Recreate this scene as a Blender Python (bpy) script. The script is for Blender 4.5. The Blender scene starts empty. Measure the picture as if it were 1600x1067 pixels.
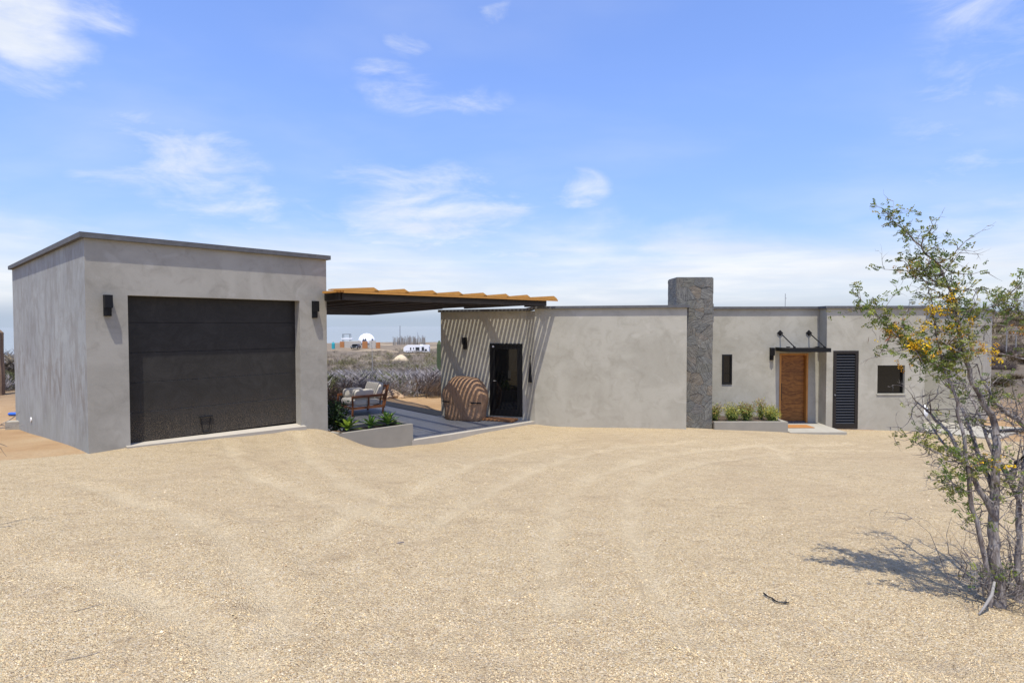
import bpy, math, random
import numpy as np
from math import radians as R, sin, cos, pi
from mathutils import Vector, Matrix, noise as mnoise

SC = bpy.context.scene
COL = SC.collection
rnd = random.Random(7)

# ------------------------------------------------------------------ camera
CZ = 2.01
cam_d = bpy.data.cameras.new('camera')
cam = bpy.data.objects.new('camera', cam_d); COL.objects.link(cam)
cam_d.sensor_width = 36.0
cam_d.lens = 20.25
cam_d.clip_start = 0.05
cam_d.clip_end = 60000
cam.location = (0, 0, CZ)
cam.rotation_euler = (R(90 - 1.55), R(0.11), 0)
SC.camera = cam
SC.render.resolution_x = 1024
SC.render.resolution_y = 682

# ------------------------------------------------------------------ sun, sky, exposure
SUN_EL, SUN_AZ = 72.5, 4.0                 # az: degrees from -Y towards -X
sv = Vector((-sin(R(SUN_AZ)) * cos(R(SUN_EL)), -cos(R(SUN_AZ)) * cos(R(SUN_EL)), sin(R(SUN_EL))))
sun_d = bpy.data.lights.new('sun', 'SUN')
sun_d.energy = 4.1
sun_d.angle = R(0.5)
sun_d.color = (1.0, 0.955, 0.86)
sun = bpy.data.objects.new('sun', sun_d); COL.objects.link(sun)
sun.rotation_euler = sv.to_track_quat('Z', 'Y').to_euler()
sun.location = (0, 0, 60)

SC.view_settings.view_transform = 'Standard'
SC.view_settings.look = 'None'
SC.view_settings.gamma = 1.0
SC.view_settings.use_curve_mapping = False
SC.view_settings.exposure = 0.45

world = bpy.data.worlds.new('World'); SC.world = world
world.use_nodes = True


class NT:
    """small helper round a node tree"""
    def __init__(s, tree):
        s.t = tree; s.n = tree.nodes; s.l = tree.links

    def node(s, typ, **kw):
        n = s.n.new(typ)
        for k, v in kw.items():
            setattr(n, k, v)
        return n

    def put(s, sock, v):
        if isinstance(v, bpy.types.NodeSocket):
            s.l.new(v, sock)
        else:
            if hasattr(sock, 'default_value'):
                try:
                    sock.default_value = v
                except Exception:
                    if isinstance(v, (tuple, list)) and len(v) == 3:
                        sock.default_value = (v[0], v[1], v[2], 1.0)
                    else:
                        raise

    def math(s, op, a, b=0.0, c=0.0, clamp=False):
        n = s.node('ShaderNodeMath', operation=op, use_clamp=clamp)
        s.put(n.inputs[0], a); s.put(n.inputs[1], b); s.put(n.inputs[2], c)
        return n.outputs[0]

    def vmath(s, op, a, b=(0, 0, 0)):
        n = s.node('ShaderNodeVectorMath', operation=op)
        s.put(n.inputs[0], a); s.put(n.inputs[1], b)
        return n.outputs['Value'] if op in ('LENGTH', 'DOT_PRODUCT', 'DISTANCE') else n.outputs[0]

    def mix(s, f, a, b, blend='MIX'):
        n = s.node('ShaderNodeMix', data_type='RGBA', blend_type=blend)
        s.put(n.inputs[0], f); s.put(n.inputs[6], a); s.put(n.inputs[7], b)
        return n.outputs[2]

    def ramp(s, f, stops, interp='LINEAR'):
        n = s.node('ShaderNodeValToRGB')
        n.color_ramp.interpolation = interp
        e = n.color_ramp.elements
        while len(e) < len(stops):
            e.new(0.5)
        for el, (p, c) in zip(e, stops):
            el.position = p
            el.color = (c, c, c, 1) if isinstance(c, (int, float)) else (c[0], c[1], c[2], 1)
        s.put(n.inputs[0], f)
        return n.outputs[0]

    def noise(s, vec, scale=5.0, detail=4.0, rough=0.55, dist=0.0):
        n = s.node('ShaderNodeTexNoise')
        if vec is not None:
            s.l.new(vec, n.inputs['Vector'])
        n.inputs['Scale'].default_value = scale
        n.inputs['Detail'].default_value = detail
        n.inputs['Roughness'].default_value = rough
        n.inputs['Distortion'].default_value = dist
        return n.outputs[0]

    def maprange(s, v, a, b, c=0.0, d=1.0, smooth=True):
        n = s.node('ShaderNodeMapRange', interpolation_type='SMOOTHSTEP' if smooth else 'LINEAR')
        s.put(n.inputs[0], v)
        for i, x in enumerate((a, b, c, d)):
            n.inputs[i + 1].default_value = x
        return n.outputs[0]

    def scale(s, vec, sc):
        n = s.node('ShaderNodeMapping')
        s.l.new(vec, n.inputs['Vector'])
        n.inputs['Scale'].default_value = sc
        return n.outputs[0]


def build_world():
    t = NT(world.node_tree); t.n.clear()
    out = t.node('ShaderNodeOutputWorld'); bg = t.node('ShaderNodeBackground')
    t.l.new(bg.outputs[0], out.inputs[0])
    sky = t.node('ShaderNodeTexSky', sky_type='NISHITA')
    sky.sun_disc = False
    sky.sun_elevation = R(SUN_EL)
    sky.sun_rotation = R(180 + SUN_AZ)
    sky.altitude = 60
    sky.air_density = 1.35
    sky.dust_density = 0.9
    sky.ozone_density = 2.6
    tc = t.node('ShaderNodeTexCoord')
    d = t.vmath('NORMALIZE', tc.outputs['Generated'])
    sp = t.node('ShaderNodeSeparateXYZ'); t.l.new(d, sp.inputs[0])
    z = sp.outputs[2]
    zc = t.math('MAXIMUM', z, 0.0)
    # cloud layer: directions laid out on a plane high above, so clouds flatten towards the horizon
    den = t.math('ADD', zc, 0.16)
    inv = t.math('DIVIDE', 1.0, den)
    cb = t.node('ShaderNodeCombineXYZ')
    t.l.new(t.math('MULTIPLY', sp.outputs[0], inv), cb.inputs[0])
    t.l.new(t.math('MULTIPLY', sp.outputs[1], inv), cb.inputs[1])
    cp = cb.outputs[0]
    wisp = t.noise(t.scale(cp, (1.5, 2.6, 1)), 1.7, 9, 0.62, 0.5)
    wisp2 = t.noise(t.scale(cp, (0.8, 1.2, 1)), 1.1, 5, 0.5, 0.2)
    puff = t.noise(t.scale(d, (1.0, 1.0, 2.6)), 8.5, 8, 0.62, 0.55)
    # areas in which clouds gather (directions in the world)
    lumps = [  # x, y, z direction, radius, vertical stretch, weight
        (-0.86, 1.0, 0.53, 0.095, 1.0, 1.35), (-0.745, 1.0, 0.545, 0.07, 2.0, 0.62),
        (-0.58, 1.0, 0.275, 0.14, 1.7, 0.80), (-0.49, 1.0, 0.215, 0.10, 1.9, 0.52),
        (-0.17, 1.0, 0.40, 0.11, 3.0, 0.42), (-0.06, 1.0, 0.385, 0.08, 3.2, 0.42),
        (-0.22, 1.0, 0.44, 0.06, 3.0, 0.36), (-0.18, 1.0, 0.485, 0.05, 2.0, 0.36),
        (-0.16, 1.0, 0.175, 0.22, 2.0, 0.85), (0.115, 1.0, 0.235, 0.06, 1.5, 0.62),
        (0.0, 1.0, 0.12, 0.12, 2.5, 0.6), (0.72, 1.0, 0.22, 0.05, 1.6, 0.5),
        (0.86, 1.0, 0.40, 0.16, 0.9, 0.30), (0.62, 1.0, 0.125, 0.06, 2.0, 0.5),
        (-0.03, 1.0, 0.53, 0.05, 1.6, 0.30), (0.80, 1.0, 0.56, 0.10, 1.6, 0.32),
    ]
    acc = None
    for (x, y, zz, r, st, w) in lumps:
        v = Vector((x, y, zz)).normalized()
        df = t.vmath('SUBTRACT', d, tuple(v))
        df = t.vmath('MULTIPLY', df, (1, 1, st))
        g = t.maprange(t.vmath('LENGTH', df), r * 0.15, r * 1.25, w, 0.0)
        acc = g if acc is None else t.math('MAXIMUM', acc, g)
    body = t.math('ADD', t.math('MULTIPLY', puff, 0.65), t.math('MULTIPLY', wisp, 0.35))
    c1 = t.maprange(t.math('ADD', body, t.math('MULTIPLY', acc, 0.24)), 0.47, 0.92, 0, 0.92)
    c1 = t.math('MULTIPLY', c1, t.maprange(acc, 0.0, 0.3, 0, 1.0))
    # low bank of cloud round the horizon, its top edge uneven
    edge = t.math('ADD', t.math('MULTIPLY', t.noise(t.scale(d, (1, 1, 3)), 2.6, 6, 0.55, 0.3), 0.26), 0.004)
    az = t.math('MULTIPLY', sp.outputs[0], 0.012)
    e2 = t.math('SUBTRACT', t.math('ADD', edge, az), zc)
    bank = t.maprange(e2, -0.06, 0.045, 0.0, 0.97)
    streak = t.maprange(t.noise(t.scale(d, (1.2, 1.2, 16)), 2.2, 6, 0.6, 0.3), 0.30, 0.66, 0.60, 1.0)
    bank = t.math('MULTIPLY', bank, streak)
    veil = t.maprange(wisp2, 0.42, 0.80, 0.0, 0.24)
    cl = t.math('MAXIMUM', t.math('MAXIMUM', c1, bank), veil)
    # sea haze just above the horizon: grey-blue
    low = t.maprange(zc, 0.008, 0.05, 0.92, 0.0)
    base = t.mix(1.0, sky.outputs[0], t.ramp(zc, [(0.0, (0.50, 0.62, 0.98)), (0.16, (0.66, 0.74, 1.10)), (0.34, (0.80, 0.87, 1.22)), (0.6, (0.84, 0.90, 1.25))]), 'MULTIPLY')
    shade = t.noise(t.scale(d, (1, 1, 6)), 5, 5, 0.55)
    white = t.mix(t.maprange(shade, 0.35, 0.7), (4.3, 4.6, 5.1, 1), (5.15, 5.25, 5.4, 1))
    c = t.mix(cl, base, white)
    c = t.mix(low, c, (2.45, 2.95, 3.70, 1))
    t.l.new(c, bg.inputs[0])
    bg.inputs[1].default_value = 0.138


build_world()

# ------------------------------------------------------------------ materials
MATS = {}


def mat(name, fn):
    m = bpy.data.materials.new(name); m.use_nodes = True
    t = NT(m.node_tree); t.n.clear()
    out = t.node('ShaderNodeOutputMaterial'); b = t.node('ShaderNodeBsdfPrincipled')
    t.l.new(b.outputs[0], out.inputs[0])
    t.b = b; t.out = out
    fn(t, b)
    MATS[name] = m
    return m


def pos(t):
    return t.node('ShaderNodeNewGeometry').outputs['Position']


def objco(t):
    return t.node('ShaderNodeTexCoord').outputs['Object']


def setb(t, b, col=None, rough=None, metal=None, spec=None):
    if col is not None: t.put(b.inputs['Base Color'], col if not isinstance(col, tuple) else (*col[:3], 1))
    if rough is not None: t.put(b.inputs['Roughness'], rough)
    if metal is not None: t.put(b.inputs['Metallic'], metal)
    if spec is not None: t.put(b.inputs['Specular IOR Level'], spec)


def bump(t, b, h, strength=0.3, dist=0.01):
    n = t.node('ShaderNodeBump'); n.inputs['Strength'].default_value = strength
    n.inputs['Distance'].default_value = dist
    t.l.new(h, n.inputs['Height']); t.l.new(n.outputs[0], b.inputs['Normal'])


def plain(name, col, rough=0.6, metal=0.0, spec=0.4, vary=0.25, vscale=6.0, bmp=0.15):
    def f(t, b):
        p = objco(t)
        n = t.noise(p, vscale, 5, 0.6)
        d = tuple(x * (1 - vary) for x in col); l = tuple(min(1, x * (1 + vary)) for x in col)
        setb(t, b, t.mix(n, (*d, 1), (*l, 1)), rough, metal, spec)
        bump(t, b, t.noise(p, vscale * 9, 3, 0.6), bmp, 0.004)
    return mat(name, f)


def stucco(name, a, c, dark, streak=0.0):
    def f(t, b):
        p = pos(t)
        big = t.noise(p, 0.9, 6, 0.6, 0.6)
        mid = t.noise(p, 3.2, 6, 0.62, 0.8)
        trow = t.noise(t.scale(p, (1, 1, 1)), 14, 5, 0.65, 1.6)
        col = t.mix(t.maprange(big, 0.36, 0.64), (*a, 1), (*c, 1))
        col = t.mix(t.math('MULTIPLY', t.maprange(mid, 0.47, 0.72), 0.42), col, (*dark, 1))
        col = t.mix(t.math('MULTIPLY', t.maprange(trow, 0.45, 0.75), 0.22), col, (c[0] * 1.25, c[1] * 1.25, c[2] * 1.25, 1))
        blot = t.noise(p, 1.9, 3, 0.5, 1.2)
        col = t.mix(t.math('MULTIPLY', t.maprange(blot, 0.60, 0.70), 0.32), col, (a[0] * 1.18, a[1] * 1.18, a[2] * 1.22, 1))
        # dirt splashed up from the ground
        sp = t.node('ShaderNodeSeparateXYZ'); t.l.new(p, sp.inputs[0])
        sz = t.math('ADD', sp.outputs[2], t.math('MULTIPLY', mid, -0.9))
        col = t.mix(t.maprange(sz, -1.35, -0.35, 0.34, 0.0), col, (0.36, 0.33, 0.27, 1))
        if streak:
            s1 = t.noise(t.scale(p, (1.5, 1.5, 0.6)), 1.6, 8, 0.68, 1.0)
            s2 = t.noise(t.scale(p, (13.0, 13.0, 0.9)), 1.6, 6, 0.7, 0.6)
            col = t.mix(t.math('MULTIPLY', t.maprange(s1, 0.42, 0.66), streak), col, (0.205, 0.185, 0.155, 1))
            s3 = t.math('ADD', sp.outputs[2], t.math('MULTIPLY', big, 1.6))
            col = t.mix(t.math('MULTIPLY', t.maprange(s3, 0.9, 1.6, 0.45, 0.0), t.maprange(s1, 0.35, 0.6, 0.4, 1.0)), col, (0.30, 0.315, 0.27, 1))
            rust = t.math('MULTIPLY', t.maprange(s3, 1.2, 1.8, 0.0, 1.0), t.maprange(s3, 1.9, 2.6, 1.0, 0.0))
            col = t.mix(t.math('MULTIPLY', rust, t.maprange(s1, 0.45, 0.66, 0.0, 0.6)), col, (0.19, 0.158, 0.120, 1))
            col = t.mix(t.math('MULTIPLY', t.maprange(s2, 0.50, 0.74), streak * 0.9), col, (0.40, 0.41, 0.40, 1))
        setb(t, b, col, t.maprange(mid, 0.3, 0.7, 0.72, 0.88, False), 0, 0.25)
        h = t.math('ADD', t.math('MULTIPLY', trow, 0.6), t.math('MULTIPLY', t.noise(p, 60, 3, 0.6), 0.25))
        bump(t, b, h, 0.30, 0.012)
    return mat(name, f)


stucco('stucco', (0.420, 0.394, 0.318), (0.352, 0.328, 0.260), (0.265, 0.245, 0.185))
stucco('stucco_garage', (0.365, 0.342, 0.288), (0.298, 0.278, 0.230), (0.215, 0.199, 0.162))
stucco('stucco_streaked', (0.345, 0.350, 0.322), (0.280, 0.282, 0.262), (0.205, 0.190, 0.160), 0.5)
plain('coping', (0.105, 0.105, 0.105), 0.8, 0, 0.3, 0.45, 9, 0.4)
plain('concrete', (0.34, 0.315, 0.255), 0.85, 0, 0.25, 0.16, 4, 0.3)
plain('planter_plaster', (0.275, 0.252, 0.205), 0.85, 0, 0.25, 0.18, 3, 0.3)
plain('curb', (0.40, 0.36, 0.29), 0.85, 0, 0.25, 0.16, 4, 0.3)
plain('steel_black', (0.006, 0.006, 0.0062), 0.45, 0, 0.28, 0.3, 8, 0.1)
plain('steel_bronze', (0.021, 0.017, 0.014), 0.5, 0.0, 0.3, 0.3, 5, 0.1)
plain('lamp_black', (0.005, 0.005, 0.0055), 0.55, 0, 0.25, 0.2, 9, 0.1)
plain('soil', (0.075, 0.055, 0.04), 0.95, 0, 0.2, 0.5, 14, 0.8)
plain('mat_coir', (0.36, 0.165, 0.055), 0.95, 0, 0.1, 0.3, 25, 0.8)
plain('mat_brown', (0.24, 0.115, 0.05), 0.95, 0, 0.1, 0.4, 25, 0.8)
plain('cushion', (0.62, 0.58, 0.50), 0.9, 0, 0.2, 0.08, 10, 0.3)
plain('chair_wood', (0.20, 0.075, 0.028), 0.5, 0, 0.4, 0.35, 6, 0.2)
plain('block', (0.33, 0.30, 0.24), 0.95, 0, 0.2, 0.2, 14, 0.6)
plain('blue_plastic', (0.03, 0.12, 0.50), 0.4, 0, 0.5, 0.1, 4, 0.05)
plain('white_paint', (0.78, 0.78, 0.77), 0.45, 0, 0.5, 0.06, 3, 0.05)
plain('rv_dark', (0.03, 0.032, 0.035), 0.3, 0, 0.5, 0.2, 3, 0.05)
plain('rv_stripe', (0.28, 0.28, 0.30), 0.4, 0, 0.5, 0.2, 3, 0.05)
plain('turquoise', (0.03, 0.33, 0.36), 0.5, 0, 0.4, 0.1, 3, 0.05)
plain('rust_panel', (0.40, 0.17, 0.06), 0.7, 0, 0.3, 0.25, 2, 0.2)
plain('far_wall', (0.46, 0.42, 0.35), 0.9, 0, 0.2, 0.12, 0.5, 0.2)
plain('car_paint', (0.045, 0.05, 0.055), 0.3, 0.3, 0.5, 0.1, 2, 0.0)
plain('tyre', (0.012, 0.012, 0.012), 0.85, 0, 0.3, 0.2, 5, 0.2)
plain('sand_pile', (0.56, 0.45, 0.30), 0.95, 0, 0.15, 0.12, 0.8, 0.5)
plain('rock_tan', (0.47, 0.34, 0.22), 0.95, 0, 0.2, 0.25, 4, 0.6)
plain('grey_wood', (0.28, 0.26, 0.235), 0.9, 0, 0.2, 0.35, 14, 0.6)
plain('post_metal', (0.30, 0.30, 0.30), 0.5, 0.5, 0.4, 0.2, 5, 0.1)
plain('cactus', (0.085, 0.11, 0.05), 0.7, 0, 0.3, 0.3, 4, 0.3)
plain('cactus_brown', (0.20, 0.135, 0.085), 0.85, 0, 0.3, 0.4, 6, 0.5)
plain('dark_cloth', (0.015, 0.015, 0.017), 0.9, 0, 0.2, 0.3, 12, 0.4)


def m_roofwood(t, b):
    p = objco(t)
    oi = t.node('ShaderNodeObjectInfo')
    n = t.noise(t.scale(p, (1.5, 1.5, 12)), 4, 6, 0.6, 0.4)
    col = t.ramp(n, [(0.3, (0.42, 0.19, 0.035)), (0.55, (0.55, 0.27, 0.055)), (0.8, (0.62, 0.34, 0.09))])
    col = t.mix(t.math('MULTIPLY', oi.outputs['Random'], 0.4), col, (0.44, 0.20, 0.04, 1))
    setb(t, b, col, 0.55, 0, 0.35)
    bump(t, b, n, 0.2, 0.004)
mat('roof_wood', m_roofwood)


def m_doorwood(t, b):
    p = objco(t)
    sp = t.node('ShaderNodeSeparateXYZ'); t.l.new(p, sp.inputs[0])
    warp = t.noise(t.scale(p, (1.1, 1.1, 2.4)), 1.5, 4, 0.5, 0.9)
    warp2 = t.noise(t.scale(p, (0.5, 0.5, 7)), 1.3, 3, 0.5)
    h = t.math('ADD', t.math('MULTIPLY', sp.outputs[2], 7.0), t.math('ADD', t.math('MULTIPLY', warp, 5.0), t.math('MULTIPLY', warp2, 2.6)))
    band = t.math('MULTIPLY', t.math('ADD', t.math('SINE', t.math('MULTIPLY', h, 6.5)), 1.0), 0.5)
    n = t.noise(t.scale(p, (3, 3, 30)), 3, 6, 0.66, 0.8)
    f = t.math('ADD', t.math('MULTIPLY', band, 0.13), t.math('ADD', t.math('MULTIPLY', n, 0.66), t.math('MULTIPLY', warp2, 0.30)))
    col = t.ramp(f, [(0.30, (0.060, 0.017, 0.004)), (0.47, (0.165, 0.056, 0.010)), (0.62, (0.29, 0.112, 0.021)), (0.82, (0.42, 0.185, 0.042))])
    setb(t, b, col, 0.4, 0, 0.4)
    bump(t, b, n, 0.12, 0.002)
mat('door_wood', m_doorwood)
plain('frame_wood', (0.46, 0.20, 0.045), 0.45, 0, 0.4, 0.25, 7, 0.15)


def m_panel(t, b):
    p = objco(t)
    n = t.noise(t.scale(p, (1, 1, 1)), 2.6, 9, 0.74, 1.5)
    s = t.noise(p, 110, 2, 0.6)
    wipe = t.maprange(n, 0.38, 0.72)
    col = t.mix(t.math('MULTIPLY', wipe, 0.40), (0.015, 0.0135, 0.012, 1), (0.050, 0.046, 0.041, 1))
    speck = t.maprange(t.noise(p, 120, 3, 0.6), 0.50, 0.66)
    sp = t.node('ShaderNodeSeparateXYZ'); t.l.new(pos(t), sp.inputs[0])
    lowd = t.maprange(t.math('ADD', sp.outputs[2], t.math('MULTIPLY', n, 0.7)), 0.25, 1.25, 0.85, 0.05)
    col = t.mix(t.math('MULTIPLY', speck, lowd), col, (0.24, 0.18, 0.11, 1))
    setb(t, b, col, t.maprange(n, 0.3, 0.7, 0.34, 0.5, False), 0, 0.22)
    b.inputs['Sheen Weight'].default_value = 0.35; b.inputs['Sheen Roughness'].default_value = 0.45
    bump(t, b, s, 0.18, 0.002)
mat('garage_panel', m_panel)


def m_glass(t, b):
    gl = t.node('ShaderNodeBsdfGlossy'); gl.inputs['Roughness'].default_value = 0.02
    gl.inputs['Color'].default_value = (0.95, 0.95, 0.93, 1)
    setb(t, b, (0.006, 0.006, 0.006), 0.03, 0, 0.3)
    mx = t.node('ShaderNodeMixShader'); mx.inputs[0].default_value = 0.008
    t.l.new(b.outputs[0], mx.inputs[1]); t.l.new(gl.outputs[0], mx.inputs[2])
    t.l.new(mx.outputs[0], t.out.inputs[0])
    p = objco(t)
    bump(t, b, t.noise(p, 1.5, 2), 0.02, 0.01)
mat('window_glass', m_glass)


def m_stone(t, b):
    oi = t.node('ShaderNodeObjectInfo')
    p = objco(t)
    rn = oi.outputs['Random']
    rot = t.node('ShaderNodeVectorRotate', rotation_type='AXIS_ANGLE')
    t.l.new(p, rot.inputs['Vector'])
    rot.inputs['Axis'].default_value = (0, 1, 0)
    t.l.new(t.math('MULTIPLY', rn, 9.0), rot.inputs['Angle'])
    v = rot.outputs[0]
    lay = t.noise(t.scale(v, (1.3, 1.3, 14)), 2.4, 8, 0.68, 1.2)
    sw = t.noise(v, 3.0, 6, 0.6, 2.5)
    hue = t.ramp(t.math('FRACT', t.math('MULTIPLY', rn, 7.13)), [
        (0.0, (0.112, 0.110, 0.092)), (0.22, (0.132, 0.130, 0.118)), (0.42, (0.118, 0.108, 0.088)),
        (0.58, (0.148, 0.146, 0.128)), (0.76, (0.098, 0.100, 0.094)), (0.92, (0.145, 0.122, 0.090)), (1.0, (0.125, 0.126, 0.126))])
    col = t.mix(t.maprange(lay, 0.32, 0.68), t.mix(1.0, hue, (0.42, 0.42, 0.42, 1), 'MULTIPLY'), t.mix(1.0, hue, (1.55, 1.52, 1.45, 1), 'MULTIPLY'))
    col = t.mix(t.math('MULTIPLY', t.maprange(sw, 0.56, 0.72), 0.55), col, (0.15, 0.115, 0.075, 1))
    vein = t.maprange(t.math('ABSOLUTE', t.math('SUBTRACT', t.noise(t.scale(v, (1, 1, 7)), 3.4, 6, 0.6, 2.0), 0.5)), 0.0, 0.018, 0.55, 0.0)
    col = t.mix(vein, col, (0.36, 0.35, 0.32, 1))
    setb(t, b, col, 0.62, 0, 0.4)
    bump(t, b, t.math('ADD', lay, t.math('MULTIPLY', sw, 0.7)), 0.75, 0.02)
mat('stone', m_stone)
plain('mortar', (0.075, 0.073, 0.066), 0.95, 0, 0.2, 0.3, 20, 0.5)


def m_tile(t, b):
    oi = t.node('ShaderNodeObjectInfo')
    p = pos(t)
    n = t.noise(p, 1.6, 6, 0.62, 0.8)
    g = t.noise(p, 45, 4, 0.6)
    col = t.mix(n, (0.135, 0.137, 0.140, 1), (0.20, 0.202, 0.203, 1))
    col = t.mix(t.math('MULTIPLY', oi.outputs['Random'], 0.35), col, (0.14, 0.145, 0.15, 1))
    dust = t.maprange(t.noise(p, 0.9, 5, 0.6, 1), 0.48, 0.75, 0, 0.35)
    col = t.mix(dust, col, (0.30, 0.275, 0.235, 1))
    setb(t, b, col, 0.62, 0, 0.35)
    bump(t, b, g, 0.2, 0.004)
mat('slate_tile', m_tile)
plain('grout', (0.05, 0.052, 0.055), 0.95, 0, 0.2, 0.3, 10, 0.3)


def m_cover(t, b):
    p = objco(t)
    n = t.noise(p, 3, 5, 0.6, 0.6)
    col = t.mix(n, (0.27, 0.158, 0.085, 1), (0.36, 0.220, 0.125, 1))
    setb(t, b, col, 0.75, 0, 0.3)
    h = t.math('ADD', t.noise(t.scale(p, (3, 3, 1.2)), 2.4, 5, 0.55, 1.5), t.math('MULTIPLY', t.noise(p, 150, 2), 0.03))
    bump(t, b, h, 0.8, 0.07)
mat('grill_cover', m_cover)


def m_bark(t, b):
    p = objco(t)
    n = t.noise(t.scale(p, (5, 5, 1.2)), 9, 7, 0.66, 0.6)
    m = t.noise(p, 5, 4, 0.6)
    col = t.ramp(n, [(0.28, (0.07, 0.055, 0.045)), (0.46, (0.20, 0.17, 0.15)), (0.66, (0.38, 0.35, 0.32)), (0.85, (0.48, 0.46, 0.43))])
    col = t.mix(t.math('MULTIPLY', t.maprange(m, 0.48, 0.66), 0.6), col, (0.085, 0.055, 0.042, 1))
    setb(t, b, col, 0.9, 0, 0.2)
    bump(t, b, n, 0.8, 0.012)
mat('bark', m_bark)


def m_attr(name, rough=0.7, spec=0.25, trans=0.0, vary=0.3):
    def f(t, b):
        a = t.node('ShaderNodeVertexColor'); a.layer_name = 'col'
        n = t.noise(pos(t), 9, 3, 0.6)
        d = t.mix(t.maprange(n, 0.3, 0.7), (1 - vary,) * 3 + (1,), (1 + vary,) * 3 + (1,))
        col = t.mix(1.0, a.outputs[0], d, 'MULTIPLY')
        setb(t, b, col, rough, 0, spec)
        if trans:
            tr = t.node('ShaderNodeBsdfTranslucent'); t.l.new(col, tr.inputs[0])
            mx = t.node('ShaderNodeMixShader'); mx.inputs[0].default_value = trans
            t.l.new(b.outputs[0], mx.inputs[1]); t.l.new(tr.outputs[0], mx.inputs[2])
            t.l.new(mx.outputs[0], t.out.inputs[0])
    return mat(name, f)


m_attr('leaf', 0.55, 0.35, 0.35)
m_attr('twig', 0.9, 0.15, 0.0)
m_attr('petal', 0.7, 0.2, 0.3)


def m_ground(t, b):
    p = pos(t)
    a = t.node('ShaderNodeVertexColor'); a.layer_name = 'mask'
    sep = t.node('ShaderNodeSeparateColor'); t.l.new(a.outputs[0], sep.inputs[0])
    gm, tr, fr = sep.outputs[0], sep.outputs[1], sep.outputs[2]
    # gravel: two sizes of grain, each stone its own tint
    v1 = t.node('ShaderNodeTexVoronoi'); t.l.new(p, v1.inputs['Vector']); v1.inputs['Scale'].default_value = 150
    v2 = t.node('ShaderNodeTexVoronoi'); t.l.new(p, v2.inputs['Vector']); v2.inputs['Scale'].default_value = 80
    s1 = t.node('ShaderNodeSeparateColor'); t.l.new(v1.outputs['Color'], s1.inputs[0])
    s2 = t.node('ShaderNodeSeparateColor'); t.l.new(v2.outputs['Color'], s2.inputs[0])
    stops = [(0.0, (0.20, 0.13, 0.075)), (0.14, (0.41, 0.285, 0.155)), (0.45, (0.575, 0.438, 0.236)), (0.78, (0.64, 0.512, 0.305)), (1.0, (0.65, 0.58, 0.46))]
    g1 = t.ramp(s1.outputs[0], stops); g2 = t.ramp(s2.outputs[1], stops)
    grav = t.mix(0.45, g1, g2)
    patch = t.noise(p, 0.42, 6, 0.62, 0.5)
    grav = t.mix(t.math('MULTIPLY', t.maprange(patch, 0.45, 0.70), 0.40), grav, (0.45, 0.335, 0.20, 1))
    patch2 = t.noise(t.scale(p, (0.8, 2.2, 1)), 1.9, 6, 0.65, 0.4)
    grav = t.mix(t.math('MULTIPLY', t.maprange(patch2, 0.50, 0.72), 0.34), grav, (0.32, 0.232, 0.14, 1))  # shade of shallow dips, put into the gravel colour as darker blotches
    patch3 = t.noise(t.scale(p, (0.8, 1.3, 1)), 6.5, 6, 0.68, 0.6)
    grav = t.mix(t.math('MULTIPLY', t.maprange(patch3, 0.52, 0.70), 0.36), grav, (0.30, 0.215, 0.13, 1))  # smaller dips: their shade painted into the gravel colour too
    grav = t.mix(t.math('MULTIPLY', t.maprange(patch3, 0.46, 0.30), 0.25), grav, (0.58, 0.49, 0.36, 1))
    trn = t.math('MULTIPLY', tr, t.maprange(t.noise(p, 2.2, 5, 0.6), 0.25, 0.65, 0.3, 1.0))
    grav = t.mix(t.math('MULTIPLY', trn, 0.48), grav, (0.67, 0.55, 0.35, 1))
    # orange desert dirt
    dn = t.noise(p, 0.7, 7, 0.62, 0.4)
    dirt = t.ramp(dn, [(0.25, (0.40, 0.24, 0.115)), (0.5, (0.49, 0.32, 0.165)), (0.75, (0.56, 0.41, 0.24))])
    dirt = t.mix(t.math('MULTIPLY', t.maprange(t.noise(p, 24, 4, 0.6), 0.5, 0.7), 0.35), dirt, (0.30, 0.20, 0.12, 1))
    fdn = t.noise(p, 0.045, 7, 0.62, 0.6)
    far = t.ramp(fdn, [(0.30, (0.135, 0.11, 0.082)), (0.54, (0.20, 0.158, 0.11)), (0.66, (0.40, 0.31, 0.20)), (0.82, (0.52, 0.43, 0.30))])
    dirt = t.mix(fr, dirt, far)
    gmn = t.maprange(t.math('ADD', gm, t.math('MULTIPLY', t.math('SUBTRACT', t.noise(p, 2.4, 5, 0.6), 0.5), 0.7)), 0.35, 0.65)
    setb(t, b, t.mix(gmn, dirt, grav), 0.92, 0, 0.15)
    h = t.math('ADD', t.math('MULTIPLY', v1.outputs['Distance'], -0.7), t.math('MULTIPLY', v2.outputs['Distance'], -0.9))
    h = t.math('ADD', h, t.math('MULTIPLY', t.noise(p, 7, 6, 0.7), 2.6))
    bump(t, b, h, 1.0, 0.016)
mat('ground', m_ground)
m_attr('pebble', 0.85, 0.2, 0.0, 0.1)


def m_sea(t, b):
    p = pos(t)
    n = t.noise(t.scale(p, (0.002, 0.01, 1)), 1.0, 4, 0.6)
    setb(t, b, t.mix(n, (0.06, 0.09, 0.125, 1), (0.08, 0.115, 0.15, 1)), 0.14, 0, 0.5)
mat('sea', m_sea)

# ------------------------------------------------------------------ mesh helpers
ORG = {}


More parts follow.
